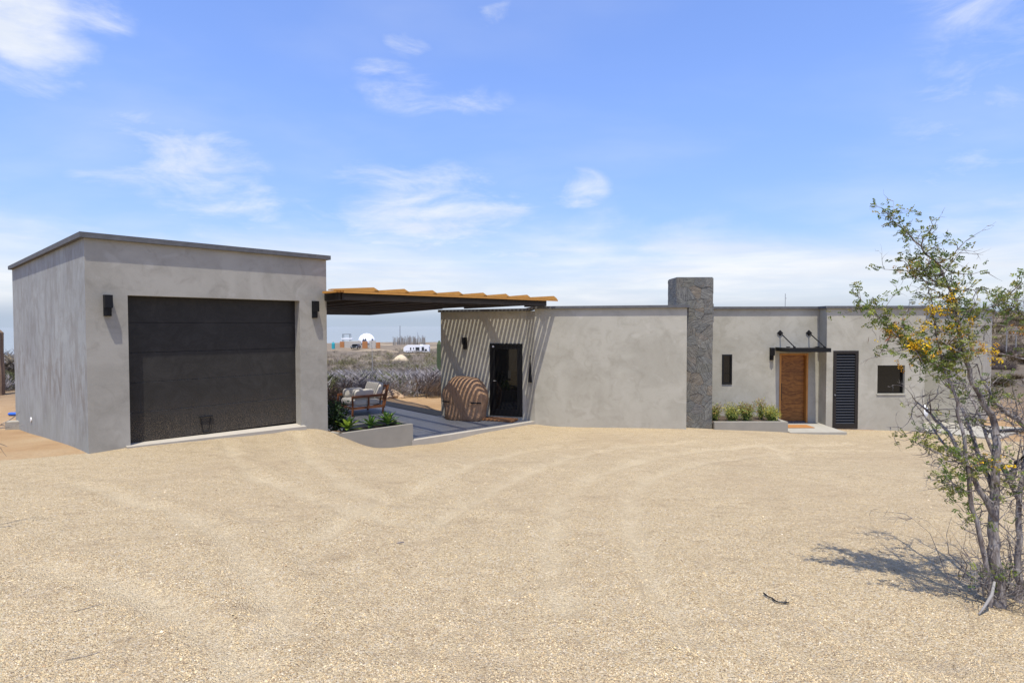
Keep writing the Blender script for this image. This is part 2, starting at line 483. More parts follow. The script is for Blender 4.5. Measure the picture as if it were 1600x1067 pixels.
class MB:
    def __init__(s):
        s.v = []; s.f = []; s.c = None

    def add(s, vs, fs):
        o = len(s.v)
        s.v += [tuple(map(float, v)) for v in vs]
        s.f += [tuple(i + o for i in f) for f in fs]
        return s

    def hexa(s, p):
        """8 corners: bottom loop 0-3 (ccw from above), top loop 4-7"""
        return s.add(p, [(3, 2, 1, 0), (4, 5, 6, 7), (0, 1, 5, 4), (1, 2, 6, 5), (2, 3, 7, 6), (3, 0, 4, 7)])

    def box(s, c, size, rz=0.0, bev=0.0):
        hx, hy, hz = (k / 2 for k in size)
        C, S = cos(rz), sin(rz)
        if bev <= 0:
            pts = [(-hx, -hy, -hz), (hx, -hy, -hz), (hx, hy, -hz), (-hx, hy, -hz), (-hx, -hy, hz), (hx, -hy, hz), (hx, hy, hz), (-hx, hy, hz)]
            return s.hexa([(c[0] + x * C - y * S, c[1] + x * S + y * C, c[2] + z) for x, y, z in pts])
        import bmesh
        bm = bmesh.new(); bmesh.ops.create_cube(bm, size=1)
        for v in bm.verts: v.co = Vector((v.co.x * 2 * hx, v.co.y * 2 * hy, v.co.z * 2 * hz))
        bmesh.ops.bevel(bm, geom=bm.edges[:], offset=bev, segments=1, affect='EDGES')
        bm.verts.index_update()
        vs = [(c[0] + v.co.x * C - v.co.y * S, c[1] + v.co.x * S + v.co.y * C, c[2] + v.co.z) for v in bm.verts]
        fs = [tuple(v.index for v in f.verts) for f in bm.faces]
        bm.free()
        return s.add(vs, fs)

    def bar(s, p, q, w, h, up=(0, 0, 1)):
        """rectangular bar from p to q, w across, h along up"""
        p = Vector(p); q = Vector(q); d = (q - p).normalized(); u = Vector(up)
        a = d.cross(u).normalized(); u = a.cross(d).normalized()
        a *= w / 2; u *= h / 2
        return s.hexa([p - a - u, p + a - u, q + a - u, q - a - u, p - a + u, p + a + u, q + a + u, q - a + u])

    def prism(s, poly, z0, z1):
        n = len(poly)
        zz0 = z0 if isinstance(z0, (list, tuple)) else [z0] * n
        zz1 = z1 if isinstance(z1, (list, tuple)) else [z1] * n
        vs = [(x, y, zz0[i]) for i, (x, y) in enumerate(poly)] + [(x, y, zz1[i]) for i, (x, y) in enumerate(poly)]
        fs = [tuple(range(n - 1, -1, -1)), tuple(range(n, 2 * n))]
        fs += [(i, (i + 1) % n, n + (i + 1) % n, n + i) for i in range(n)]
        return s.add(vs, fs)

    def tube(s, pts, rad, n=6, cap=True):
        pts = [Vector(p) for p in pts]
        if not isinstance(rad, (list, tuple)): rad = [rad] * len(pts)
        vs = []; fs = []
        ref = Vector((0.31, 0.17, 0.93))
        for i, p in enumerate(pts):
            d = (pts[min(i + 1, len(pts) - 1)] - pts[max(i - 1, 0)])
            d = d.normalized() if d.length > 1e-9 else Vector((0, 0, 1))
            r = ref if abs(d.dot(ref)) < 0.95 else Vector((1, 0, 0))
            a = d.cross(r).normalized(); b = d.cross(a).normalized()
            for k in range(n):
                an = 2 * pi * k / n
                vs.append(p + (a * cos(an) + b * sin(an)) * rad[i])
        for i in range(len(pts) - 1):
            for k in range(n):
                fs.append((i * n + k, i * n + (k + 1) % n, (i + 1) * n + (k + 1) % n, (i + 1) * n + k))
        if cap:
            fs.append(tuple(range(n - 1, -1, -1))); fs.append(tuple(range((len(pts) - 1) * n, len(pts) * n)))
        return s.add(vs, fs)

    def loft(s, rings, cap0=True, cap1=True):
        n = len(rings[0]); vs = [v for r in rings for v in r]; fs = []
        for i in range(len(rings) - 1):
            for k in range(n):
                fs.append((i * n + k, i * n + (k + 1) % n, (i + 1) * n + (k + 1) % n, (i + 1) * n + k))
        if cap0: fs.append(tuple(range(n - 1, -1, -1)))
        if cap1: fs.append(tuple(range((len(rings) - 1) * n, len(rings) * n)))
        return s.add(vs, fs)

    def build(s, name, m, parent=None, base=None, smooth=False, cols=None):
        me = bpy.data.meshes.new(name)
        o = ORG.get(parent, base if base is not None else (0, 0, 0)) if parent is not None else (base or (0, 0, 0))
        vs = [(x - o[0], y - o[1], z - o[2]) for x, y, z in s.v]
        me.from_pydata(vs, [], s.f)
        if cols is not None:
            at = me.color_attributes.new('col', 'FLOAT_COLOR', 'POINT')
            at.data.foreach_set('color', np.asarray(cols, dtype=np.float32).ravel())
        if smooth:
            me.polygons.foreach_set('use_smooth', [True] * len(me.polygons))
        me.validate(); me.update()
        me.materials.append(MATS[m])
        ob = bpy.data.objects.new(name, me); COL.objects.link(ob)
        if parent is not None:
            ob.parent = parent; ORG[ob] = o
        else:
            ob.location = o; ORG[ob] = o
        return ob


def tag(o, label=None, cat=None, group=None, kind=None):
    if label: o['label'] = label
    if cat: o['category'] = cat
    if group: o['group'] = group
    if kind: o['kind'] = kind
    return o


def thing(name, base, label, cat, group=None):
    o = bpy.data.objects.new(name, None); COL.objects.link(o)
    o.location = base; o.empty_display_size = 0.2
    ORG[o] = tuple(base)
    return tag(o, label, cat, group)


def copy_tree(o, parent=None):
    c = o.copy(); COL.objects.link(c)
    if parent is not None: c.parent = parent
    for ch in list(o.children):
        copy_tree(ch, c)
    return c


def structure(o):
    o['kind'] = 'structure'; return o


def V2(a): return np.array(a, dtype=float)


def wall(p0, p1, z0, z1, thick, openings=(), z1b=None):
    """upright wall whose outer face runs p0->p1 (outside on the right of that direction); openings (u0,u1,z0,z1)"""
    p0 = V2(p0); p1 = V2(p1); L = np.hypot(*(p1 - p0)); t = (p1 - p0) / L; inn = np.array([-t[1], t[0]])
    us = sorted({0.0, L} | {o[0] for o in openings} | {o[1] for o in openings})
    zs = sorted({z0, z1} | {o[2] for o in openings} | {o[3] for o in openings})
    mb = MB()
    P = lambda u, v, z: (p0[0] + t[0] * u + inn[0] * v, p0[1] + t[1] * u + inn[1] * v, z)
    hole = lambda u, z: any(o[0] < u < o[1] and o[2] < z < o[3] for o in openings)
    nu, nz = len(us) - 1, len(zs) - 1
    H = [[hole((us[i] + us[i + 1]) / 2, (zs[j] + zs[j + 1]) / 2) for j in range(nz)] for i in range(nu)]
    for i in range(nu):
        for j in range(nz):
            u0, u1, a, b = us[i], us[i + 1], zs[j], zs[j + 1]
            if not H[i][j]:
                mb.add([P(u0, 0, a), P(u1, 0, a), P(u1, 0, b), P(u0, 0, b)], [(0, 1, 2, 3)])
                mb.add([P(u0, thick, a), P(u1, thick, a), P(u1, thick, b), P(u0, thick, b)], [(3, 2, 1, 0)])
                if i > 0 and H[i - 1][j]: mb.add([P(u0, 0, a), P(u0, thick, a), P(u0, thick, b), P(u0, 0, b)], [(3, 2, 1, 0)])
                if i < nu - 1 and H[i + 1][j]: mb.add([P(u1, 0, a), P(u1, thick, a), P(u1, thick, b), P(u1, 0, b)], [(0, 1, 2, 3)])
                if j == 0 or H[i][j - 1]: mb.add([P(u0, 0, a), P(u1, 0, a), P(u1, thick, a), P(u0, thick, a)], [(3, 2, 1, 0)])
                if j == nz - 1 or H[i][j + 1]: mb.add([P(u0, 0, b), P(u1, 0, b), P(u1, thick, b), P(u0, thick, b)], [(0, 1, 2, 3)])
    return mb


def offset_ring(poly, d):
    """closed ccw polygon moved outwards by d with mitred corners"""
    out = []; n = len(poly)
    for i in range(n):
        a, b, c = V2(poly[i - 1]), V2(poly[i]), V2(poly[(i + 1) % n])
        t1 = (b - a) / np.hypot(*(b - a)); t2 = (c - b) / np.hypot(*(c - b))
        n1 = np.array([t1[1], -t1[0]]); n2 = np.array([t2[1], -t2[0]])
        m = n1 + n2; m /= max(0.35, m @ n1 / 1.0) if np.hypot(*m) > 1e-6 else 1
        k = m / (np.hypot(*m)); out.append(b + k * d / max(0.4, k @ n1))
    return out


def coping(poly, z0, z1, over, inner):
    o = offset_ring(poly, over); i = offset_ring(poly, -inner); n = len(poly); mb = MB()
    zz0 = z0 if isinstance(z0, list) else [z0] * n
    zz1 = z1 if isinstance(z1, list) else [z1] * n
    for k in range(n):
        j = (k + 1) % n
        mb.hexa([(*o[k], zz0[k]), (*o[j], zz0[j]), (*i[j], zz0[j]), (*i[k], zz0[k]),
                 (*o[k], zz1[k]), (*o[j], zz1[j]), (*i[j], zz1[j]), (*i[k], zz1[k])])
    return mb

# ------------------------------------------------------------------ terrain
GA = V2((-6.70, 9.06)); GTH = R(47.5)
GT = V2((cos(GTH), sin(GTH))); GN = V2((-sin(GTH), cos(GTH)))        # along the front, inwards
GW, GL = 4.15, 7.45


def G(u, v, z=None):
    p = GA + GT * u + GN * v
    return (p[0], p[1]) if z is None else (p[0], p[1], z)


CTRL = np.array([
    (-6.70, 9.06, 0.0), (-6.31, 9.48, 0.02), (-5.3, 10.6, -0.035), (-5.6, 10.0, -0.01), (-4.6, 11.0, -0.07), (-4.3, 11.68, -0.085), (-4.0, 11.9, -0.13), (-3.6, 11.75, -0.25),
    (-12.3, 14.4, -0.50), (-9.5, 11.8, -0.24), (-3.25, 12.05, -0.46), (-2.8, 12.45, -0.68), (-2.2, 13.0, -0.71), (-0.8, 14.3, -0.69), (0.6, 15.6, -0.68),
    (1.0, 15.45, -0.72), (2.5, 15.1, -0.70), (4.5, 14.7, -0.67), (5.3, 15.1, -0.74), (7.2, 15.0, -0.81), (8.0, 14.9, -0.85), (9.2, 15.8, -0.90),
    (11.6, 16.0, -0.99), (13, 15, -1.02), (15, 16, -1.02), (14.5, 19, -1.02), (18, 16, -1.0), (16, 12, -0.85),
    (0, 0, 0.36), (-3, 0, 0.36), (3, 0, 0.34), (0, -5, 0.6), (-6, -4, 0.6), (6, -4, 0.6), (-5, 4.5, 0.22), (0, 4.5, 0.20), (3.6, 4.3, 0.10), (5, 4.5, 0.10), (6.5, 5, 0.05),
    (0, 8, -0.08), (-3, 8, 0.0), (-5.0, 8.4, 0.02), (4, 8, -0.15), (8, 8, -0.3), (12, 8, -0.5), (0, 11, -0.40), (4, 11.5, -0.48), (8, 12, -0.6), (12, 12, -0.78),
    (-9, 7, 0.05), (-12, 9, -0.15), (-16, 14, -0.42), (-17, 18, -0.45), (-2, 14, -0.8), (-5, 16, -0.8), (-1, 18, -0.72), (-3.5, 19.5, -0.72), (-6, 22, -0.80), (-10, 22, -0.7),
    (4, 18, -0.8), (10, 19, -1.0), (-1.8, 12.6, -0.70), (-2.2, 11.6, -0.52), (-0.5, 13.2, -0.66), (-3.3, 11.2, -0.29), (1.5, 14.2, -0.66), (-2.8, 11.6, -0.47), (-3.1, 12.0, -0.56)])


# smooth surface through the control points (multiquadric)
RBM = CTRL[:, 2].mean()
_K = np.sqrt((CTRL[:, None, 0] - CTRL[None, :, 0]) ** 2 + (CTRL[:, None, 1] - CTRL[None, :, 1]) ** 2 + 0.10)
RBW = np.linalg.solve(_K - 0.02 * np.eye(len(CTRL)), CTRL[:, 2] - RBM)


def sstep(a, b, x):
    t = np.clip((x - a) / (b - a), 0, 1); return t * t * (3 - 2 * t)


PROF = {  # direction (radians from +Y towards +X): (distance, height)
    -3.3: ([0, 10, 25, 45, 90, 200, 700, 1e5], [.5, .8, 1.6, 3.6, 6, 6, -30, -120]),
    -1.6: ([0, 18, 30, 45, 80, 150, 700, 1e5], [0, -.3, -.3, -.4, -3, -12, -60, -120]),
    -0.66: ([0, 18, 30, 45, 80, 150, 700, 1e5], [0, -.4, -.5, -1, -5, -14, -60, -120]),
    -0.34: ([0, 20, 40, 70, 100, 150, 192, 212, 262, 400, 750, 1e5], [-.7, -.75, -2.2, -4.0, -5.4, -7.1, -7.2, -5.4, -5.6, -9, -60, -120]),
    -0.05: ([0, 20, 40, 70, 100, 150, 192, 212, 262, 400, 750, 1e5], [-.7, -.75, -2.2, -4.0, -5.4, -7.1, -7.2, -6.4, -5.6, -9, -60, -120]),
    0.35: ([0, 25, 45, 90, 140, 200, 400, 750, 1e5], [-.9, -1, -1.6, -2.2, -2.5, -3, -9, -60, -120]),
    0.62: ([0, 25, 38, 65, 105, 145, 210, 400, 750, 1e5], [-1, -1.05, -.7, .5, 2.4, 3.9, 3.8, -5, -60, -120]),
    1.3: ([0, 25, 38, 65, 105, 145, 210, 400, 750, 1e5], [-.6, -.6, -.2, 1, 3, 4, 4, -5, -60, -120]),
    2.2: ([0, 10, 25, 45, 90, 200, 700, 1e5], [.5, .8, 1.6, 3.6, 6, 6, -30, -120]),
    3.3: ([0, 10, 25, 45, 90, 200, 700, 1e5], [.5, .8, 1.6, 3.6, 6, 6, -30, -120]),
}
PK = sorted(PROF)


def terrain(x, y):
    x = np.atleast_1d(np.asarray(x, float)); y = np.atleast_1d(np.asarray(y, float))
    sh = x.shape; x = x.ravel(); y = y.ravel()
    near = np.full_like(x, RBM)
    for (cx, cy, cz), w in zip(CTRL, RBW):
        near += w * np.sqrt((x - cx) ** 2 + (y - cy) ** 2 + 0.10)
    d = np.hypot(x, y); az = np.arctan2(x, y)
    prof = np.array([np.interp(d, *PROF[k]) for k in PK])
    i = np.clip(np.searchsorted(PK, az) - 1, 0, len(PK) - 2)
    ka = np.array(PK); f = (az - ka[i]) / (ka[i + 1] - ka[i]); f = f * f * (3 - 2 * f)
    idx = np.arange(len(x))
    far = prof[i, idx] * (1 - f) + prof[i + 1, idx] * f
    far = far + sstep(25, 60, d) * (0.35 * np.sin(x * 0.11 + 1.3) * np.cos(y * 0.09) + 0.18 * np.sin(x * 0.31 + y * 0.27))
    b = sstep(17, 25, np.hypot(x - 0, y - 5))
    return (near * (1 - b) + far * b).reshape(sh)


def tz(x, y): return float(terrain(x, y)[0])


# wheel tracks across the gravel (world coordinates)
def smooth_line(pts, n=80):
    pts = np.array(pts, float); t = np.linspace(0, len(pts) - 1, n)
    out = []
    for q in t:
        i = min(int(q), len(pts) - 2); f = q - i
        p0, p1, p2, p3 = pts[max(i - 1, 0)], pts[i], pts[i + 1], pts[min(i + 2, len(pts) - 1)]
        out.append(0.5 * ((2 * p1) + (-p0 + p2) * f + (2 * p0 - 5 * p1 + 4 * p2 - p3) * f * f + (-p0 + 3 * p1 - 3 * p2 + p3) * f ** 3))
    return np.array(out)


TRACKS = [
    [(-5.1, 10.2), (-3.71, 7.96), (-2.78, 6.95), (-2.06, 6.17), (-1.51, 5.67), (-0.93, 5.24)],
    [(-4.2, 11.2), (-3.05, 8.8), (-2.06, 7.13), (-1.4, 6.32)],
    [(-1.65, 4.95), (-1.53, 5.74), (-1.31, 6.53), (-0.88, 7.96), (-0.12, 10.54), (1.07, 12.05)],
    [(-0.85, 4.78), (-0.63, 5.67), (-0.16, 7.13), (0.73, 9.34), (2.33, 11.67), (4.08, 12.66)],
    [(0.99, 3.18), (0.98, 3.85), (1.03, 4.62), (1.19, 5.79), (1.51, 6.95), (2.11, 8.26), (3.2, 9.59), (4.45, 10.54), (6.13, 11.49), (9, 12)],
    [(0.32, 3.57), (0.3, 4.47), (0.45, 5.79), (0.79, 7.13), (1.55, 8.73), (3.11, 10.76), (4.87, 11.86), (7.5, 12.8)],
    [(5.49, 12.66), (5.24, 11.23), (4.81, 9.95)],
    [(-5.25, 6.95), (-3.47, 5.79), (-2.53, 4.95), (-1.76, 3.96), (-1.34, 3.25)],
    [(-3.45, 4.2), (-2.65, 3.85), (-1.87, 3.36), (-1.34, 2.87)],
]
GRAVEL = [(-30, 4.6), (-9.2, 7.9), (-7.6, 8.6), (-6.70, 9.2), (-3.9, 12.4), (-2.2, 13.3), (0.7, 16), (4.6, 15.2), (5, 16), (8.8, 16), (11.6, 16.3), (12.8, 15.0), (14.6, 14.2), (22, 12), (30, 8), (30, -12), (-30, -12)]


def inpoly(poly, x, y):
    r = np.zeros(x.shape, bool); n = len(poly)
    for i in range(n):
        x1, y1 = poly[i]; x2, y2 = poly[(i + 1) % n]
        c = ((y1 > y) != (y2 > y)) & (x < (x2 - x1) * (y - y1) / (y2 - y1 + 1e-12) + x1)
        r ^= c
    return r


def vnoise(x, y, seed):
    """smooth value noise in numpy"""
    xi = np.floor(x).astype(int); yi = np.floor(y).astype(int); fx = x - xi; fy = y - yi
    h = lambda a, b: ((np.sin(a * 127.1 + b * 311.7 + seed * 74.7) * 43758.5453) % 1.0)
    u = fx * fx * (3 - 2 * fx); v = fy * fy * (3 - 2 * fy)
    return (h(xi, yi) * (1 - u) + h(xi + 1, yi) * u) * (1 - v) + (h(xi, yi + 1) * (1 - u) + h(xi + 1, yi + 1) * u) * v


def track_fields(X, Y):
    tr = np.zeros(X.shape); dz = np.zeros(X.shape)
    for T in TRACKS:
        L = smooth_line(T, 90)
        dmin = np.full(X.shape, 9.0)
        m = (X > L[:, 0].min() - 1) & (X < L[:, 0].max() + 1) & (Y > L[:, 1].min() - 1) & (Y < L[:, 1].max() + 1)
        xs, ys = X[m], Y[m]; dd = np.full(xs.shape, 9.0)
        for a, b in zip(L[:-1], L[1:]):
            ab = b - a; t = np.clip(((xs - a[0]) * ab[0] + (ys - a[1]) * ab[1]) / (ab @ ab), 0, 1)
            dd = np.minimum(dd, np.hypot(xs - a[0] - t * ab[0], ys - a[1] - t * ab[1]))
        dmin[m] = dd
        wob = 0.12 * (vnoise(X * 2.3, Y * 2.3, 5) - 0.5)
        e = dmin + wob
        tr = np.maximum(tr, np.exp(-(e / 0.11) ** 2))
        dz += -0.022 * np.exp(-(e / 0.10) ** 2) + 0.020 * np.exp(-((e - 0.22) / 0.08) ** 2)
    return tr, dz


def relief(X, Y):
    r = 0.050 * (vnoise(X * 0.9, Y * 0.9, 1) - 0.5) + 0.034 * (vnoise(X * 2.6, Y * 2.9, 2) - 0.5) + 0.030 * (vnoise(X * 5.5, Y * 6.2, 3) - 0.5)
    # raked level along the foot of the walls
    dd = np.full(np.shape(X), 9.0)
    for a, b in zip(FOOT[:-1], FOOT[1:]):
        a = np.array(a); b = np.array(b); ab = b - a
        t = np.clip(((X - a[0]) * ab[0] + (Y - a[1]) * ab[1]) / (ab @ ab), 0, 1)
        dd = np.minimum(dd, np.hypot(X - a[0] - t * ab[0], Y - a[1] - t * ab[1]))
    return r * (0.12 + 0.88 * sstep(0.1, 1.4, dd))


FOOT = [(-12.2, 14.5), (-6.70, 9.06), (-3.9, 12.1), (-3.6, 11.93), (-2.27, 13.1), (0.66, 15.7), (4.52, 14.89), (5.36, 15.2), (7.3, 15.1), (8.8, 15.1), (8.85, 16.19), (11.62, 16.19), (12.75, 15.05)]


def axis(lo, hi, step, far, g=1.12):
    a = list(np.arange(lo, hi + 1e-6, step)); s = step; v = hi
    while v < far: s *= g; v += s; a.append(v)
    s = step; v = lo; b = []
    while v > -far: s *= g; v -= s; b.append(v)
    return np.array(b[::-1] + a)


def build_ground():
    xs = axis(-9.5, 13.5, 0.075, 1500); ys = axis(2.2, 17.0, 0.075, 1500)
    X, Y = np.meshgrid(xs, ys)
    Z = terrain(X, Y)
    near = (1 - sstep(15, 26, np.hypot(X, Y - 4)))
    tr, dz = track_fields(X, Y)
    gm = inpoly(GRAVEL, X, Y).astype(float)
    edge = near * (relief(X, Y) + dz * gm)
    Z = Z + edge
    ny, nx = X.shape
    verts = np.stack([X, Y, Z], -1).reshape(-1, 3)
    i = np.arange(ny * nx).reshape(ny, nx)
    q = np.stack([i[:-1, :-1], i[:-1, 1:], i[1:, 1:], i[1:, :-1]], -1).reshape(-1, 4)
    me = bpy.data.meshes.new('ground')
    me.vertices.add(len(verts)); me.vertices.foreach_set('co', verts.ravel())
    me.loops.add(q.size); me.loops.foreach_set('vertex_index', q.ravel())
    me.polygons.add(len(q)); me.polygons.foreach_set('loop_start', np.arange(0, q.size, 4))
    me.polygons.foreach_set('loop_total', np.full(len(q), 4))
    me.polygons.foreach_set('use_smooth', np.ones(len(q), bool))
    me.update(); me.validate()
    c = np.zeros((len(verts), 4), np.float32)
    c[:, 0] = gm.ravel(); c[:, 1] = (tr * gm).ravel()
    c[:, 2] = sstep(22, 34, np.hypot(X, Y)).ravel(); c[:, 3] = 1
    at = me.color_attributes.new('mask', 'FLOAT_COLOR', 'POINT'); at.data.foreach_set('color', c.ravel())
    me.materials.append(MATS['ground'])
    o = bpy.data.objects.new('ground', me); COL.objects.link(o); structure(o)

    s = MB(); n = 96; rad = 38000
    s.add([(rad * cos(2 * pi * k / n), rad * sin(2 * pi * k / n), -42) for k in range(n)], [tuple(range(n))])
    structure(s.build('sea', 'sea'))


build_ground()


def gz(x, y):
    """height of the built ground near the house"""
    X = np.atleast_1d(np.asarray(x, float)); Y = np.atleast_1d(np.asarray(y, float))
    tr, dz = track_fields(X, Y)
    return terrain(X, Y) + (1 - sstep(15, 26, np.hypot(X, Y - 4))) * (relief(X, Y) + dz * inpoly(GRAVEL, X, Y))


def pebbles():
    rs = np.random.RandomState(3)
    N = 130000
    y = 2.3 + (rs.rand(N) ** 1.5) * 6.4
    x = (rs.rand(N) * 2 - 1) * (y * 0.95 + 0.2)
    z = gz(x, y)
    s = 0.0026 + 0.0030 * rs.rand(N) ** 2 + 0.006 * (rs.rand(N) > 0.994)
    base = np.array([(1, 0, -.2), (.3, .95, -.25), (-.85, .5, -.2), (-.8, -.6, -.2), (.35, -.9, -.2), (.15, .1, .7)])
    tris = np.array([(0, 1, 5), (1, 2, 5), (2, 3, 5), (3, 4, 5), (4, 0, 5)])
    an = rs.rand(N) * 6.283; ca, sa = np.cos(an), np.sin(an)
    B = base[None] * (0.7 + 0.6 * rs.rand(N, 6, 1))
    vx = (B[..., 0] * ca[:, None] - B[..., 1] * sa[:, None]) * s[:, None] + x[:, None]
    vy = (B[..., 0] * sa[:, None] + B[..., 1] * ca[:, None]) * s[:, None] * 0.85 + y[:, None]
    vz = B[..., 2] * s[:, None] + z[:, None]
    verts = np.stack([vx, vy, vz], -1).reshape(-1, 3)
    q = (tris[None] + (np.arange(N) * 6)[:, None, None]).reshape(-1, 3)
    me = bpy.data.meshes.new('gravel')
    me.vertices.add(len(verts)); me.vertices.foreach_set('co', verts.ravel())
    me.loops.add(q.size); me.loops.foreach_set('vertex_index', q.ravel())
    me.polygons.add(len(q)); me.polygons.foreach_set('loop_start', np.arange(0, q.size, 3))
    me.polygons.foreach_set('loop_total', np.full(len(q), 3)); me.update()
    pal = np.array([(.535, .41, .225), (.585, .468, .28), (.475, .345, .18), (.62, .53, .38), (.33, .22, .12), (.18, .12, .07)])
    k = rs.choice(6, N, p=[.29, .23, .22, .09, .11, .06])
    c = np.ones((N, 6, 4), np.float32); c[:, :, :3] = pal[k][:, None] * (0.85 + 0.3 * rs.rand(N, 1, 1))
    at = me.color_attributes.new('col', 'FLOAT_COLOR', 'POINT'); at.data.foreach_set('color', c.ravel())
    me.materials.append(MATS['pebble'])
    o = bpy.data.objects.new('gravel', me); COL.objects.link(o)
    tag(o, 'loose beige gravel stones strewn over the driveway', 'gravel', kind='stuff')


pebbles()

# ------------------------------------------------------------------ garage
GZT = 3.40


def build_garage():
    g = thing('garage', (*G(0, 0), 0), 'tall grey plastered garage with black sectional door and dark flat coping', 'garage')
    OP = (0.57, 3.552, -0.6, 2.525)
    wall(G(0, 0), G(GW, 0), -1.2, GZT, 0.2, [OP]).build('front_wall', 'stucco_garage', g)
    wall(G(GW, 0), G(GW, GL), -1.2, GZT, 0.2).build('side_wall', 'stucco_garage', g)
    wall(G(GW, GL), G(0, GL), -1.2, GZT, 0.2).build('rear_wall', 'stucco_garage', g)
    tag(wall(G(0, GL), G(0, 0), -1.2, GZT, 0.2).build('side_wall', 'stucco_streaked', g), 'weather-streaked side wall')
    MB().prism([G(0.2, 0.2), G(GW - .2, 0.2), G(GW - .2, GL - .2), G(0.2, GL - .2)], 3.1, 3.2).build('roof', 'concrete', g)
    coping([G(0, 0), G(GW, 0), G(GW, GL), G(0, GL)], GZT, GZT + 0.085, 0.07, 0.2).build('coping', 'coping', g)
    # sectional door, five sections
    door = MB().prism([G(.5, .262), G(3.62, .262), G(3.62, .30), G(.5, .30)], -0.2, 2.6).build('garage_door', 'steel_black', g)
    hgt = 0.508
    for k in range(5):
        z0 = 0.045 + k * hgt
        m = MB(); u0, u1 = .565, 3.557
        prof = [(0.262, z0 + .003), (.209, z0 + .002), (.204, z0 + .006), (.204, z0 + hgt - .007), (.209, z0 + hgt - .002), (.262, z0 + hgt - .004)]
        m.loft([[G(u, v, z) for v, z in prof] for u in (u0, u1)])
        m.build('panel', 'garage_panel', door)
    s = MB()   # pull cord hung from a bracket
    for uu in (1.72, 1.90):
        s.tube([G(uu, .19, .36), G(uu + (.02 if uu < 1.8 else -.02), .185, .22), G(1.80 + (uu - 1.81) * .5, .18, .08)], .006, 5)
    s.tube([G(1.69, .185, .365), G(1.93, .185, .365)], .012, 6)
    s.tube([G(1.755, .18, .085), G(1.855, .18, .085)], .01, 6)
    s.build('pull_handle', 'steel_black', door)
    m = MB()
    a0, a1 = G(.50, -.10), G(3.62, -.10); b1, b0 = G(3.62, .20), G(.50, .20)
    m.prism([a0, a1, b1, b0], [-.4] * 4, [0.048, -0.018, 0.012, 0.048])
    m.build('threshold', 'curb', g)
    # white cap of a small pipe and a patch on the side wall
    m = MB(); c = G(-0.012, 5.2, 0.05)
    m.tube([G(0.03, 5.2, -.02), G(-0.02, 5.2, -.02)], 0.05, 10)
    m.build('wall_cap', 'white_paint', g)
    return g


garage = build_garage()


def wall_lamp(p, nrm, zt, h, label):
    """black up-down wall lamp: plate, square upper body and rounded lower scoop"""
    nx, ny = nrm; tx, ty = -ny, nx
    t = thing('wall_lamp', (p[0], p[1], zt - h), label, 'wall lamp', 'black wall lamps on the buildings')
    P = lambda a, o, z: (p[0] + tx * a + nx * o, p[1] + ty * a + ny * o, z)
    w = 0.055
    def bx(m, a0, a1, o0, o1, z0, z1):
        m.hexa([P(a0, o1, z0), P(a1, o1, z0), P(a1, o0, z0), P(a0, o0, z0), P(a0, o1, z1), P(a1, o1, z1), P(a1, o0, z1), P(a0, o0, z1)])
    m = MB(); bx(m, -w, w, 0.001, .02, zt - h, zt); m.build('back_plate', 'lamp_black', t)
    m = MB(); bx(m, -w * .96, w * .96, .0205, .115, zt - h * .62, zt - .004); m.build('lamp_body', 'lamp_black', t)
    m = MB()   # half-round lower scoop
    ring = []
    for zz in (zt - h * .98, zt - h * .63):
        k = 1.0 if zz > zt - h * .8 else .86
        ring.append([P(w * .92 * cos(an), .0205 + .085 * k * sin(an), zz) for an in [pi * i / 8 for i in range(9)]])
    m.loft(ring); m.build('lamp_shade', 'lamp_black', t, smooth=False)
    return t


gn = (GT[1], -GT[0])
wall_lamp(G(.287, 0), gn, 2.52, .34, 'black wall lamp left of the garage door')
wall_lamp(G(3.87, 0), gn, 2.53, .35, 'black wall lamp right of the garage door, next to the pergola')

# ------------------------------------------------------------------ house
HB = -1.35
E0, E1 = (-2.09, 16.90), (0.39, 15.93)
W1L, W1R = (0.62, 15.72), (4.52, 14.89)
W2L, W2R = (5.0, 16.6), (8.85, 16.6)
W3L, W3R = (8.85, 16.19), (11.62, 16.19)
W4A, W4R = (12.2, 18.55), (14.0, 17.10)
HPOLY = [E0, E1, W1L, W1R, W2L, W2R, W3L, W3R, W4A, W4R, (16.5, 19.8), (10.5, 26), (-0.6, 22.5)]
HZ = [2.41, 2.42, 2.47, 2.47, 2.48, 2.48, 2.48, 2.48, 2.45, 2.45, 2.45, 2.45, 2.41]


def on(p0, p1, u, o=0.0):
    """point u metres along a wall, o metres out of it"""
    a, b = V2(p0), V2(p1); t = (b - a) / np.hypot(*(b - a))
    return (a[0] + t[0] * u + t[1] * o, a[1] + t[1] * u - t[0] * o)


def frame_ring(m, p0, p1, u0, u1, z0, z1, w, o0, o1, wb=None):
    """rectangular frame of four bars between offsets o0 (inner) and o1 (outer)"""
    wb = w if wb is None else wb
    def bx(a, b, c, d):
        q = [on(p0, p1, a, o1), on(p0, p1, b, o1), on(p0, p1, b, o0), on(p0, p1, a, o0)]
        m.hexa([(*k, c) for k in q] + [(*k, d) for k in q])
    bx(u0, u0 + w, z0, z1); bx(u1 - w, u1, z0, z1)
    bx(u0 + w, u1 - w, z1 - w, z1); bx(u0 + w, u1 - w, z0, z0 + wb)
    return m


def slab(m, p0, p1, u0, u1, z0, z1, o0, o1):
    q = [on(p0, p1, u0, o1), on(p0, p1, u1, o1), on(p0, p1, u1, o0), on(p0, p1, u0, o0)]
    return m.hexa([(*k, z0) for k in q] + [(*k, z1) for k in q])


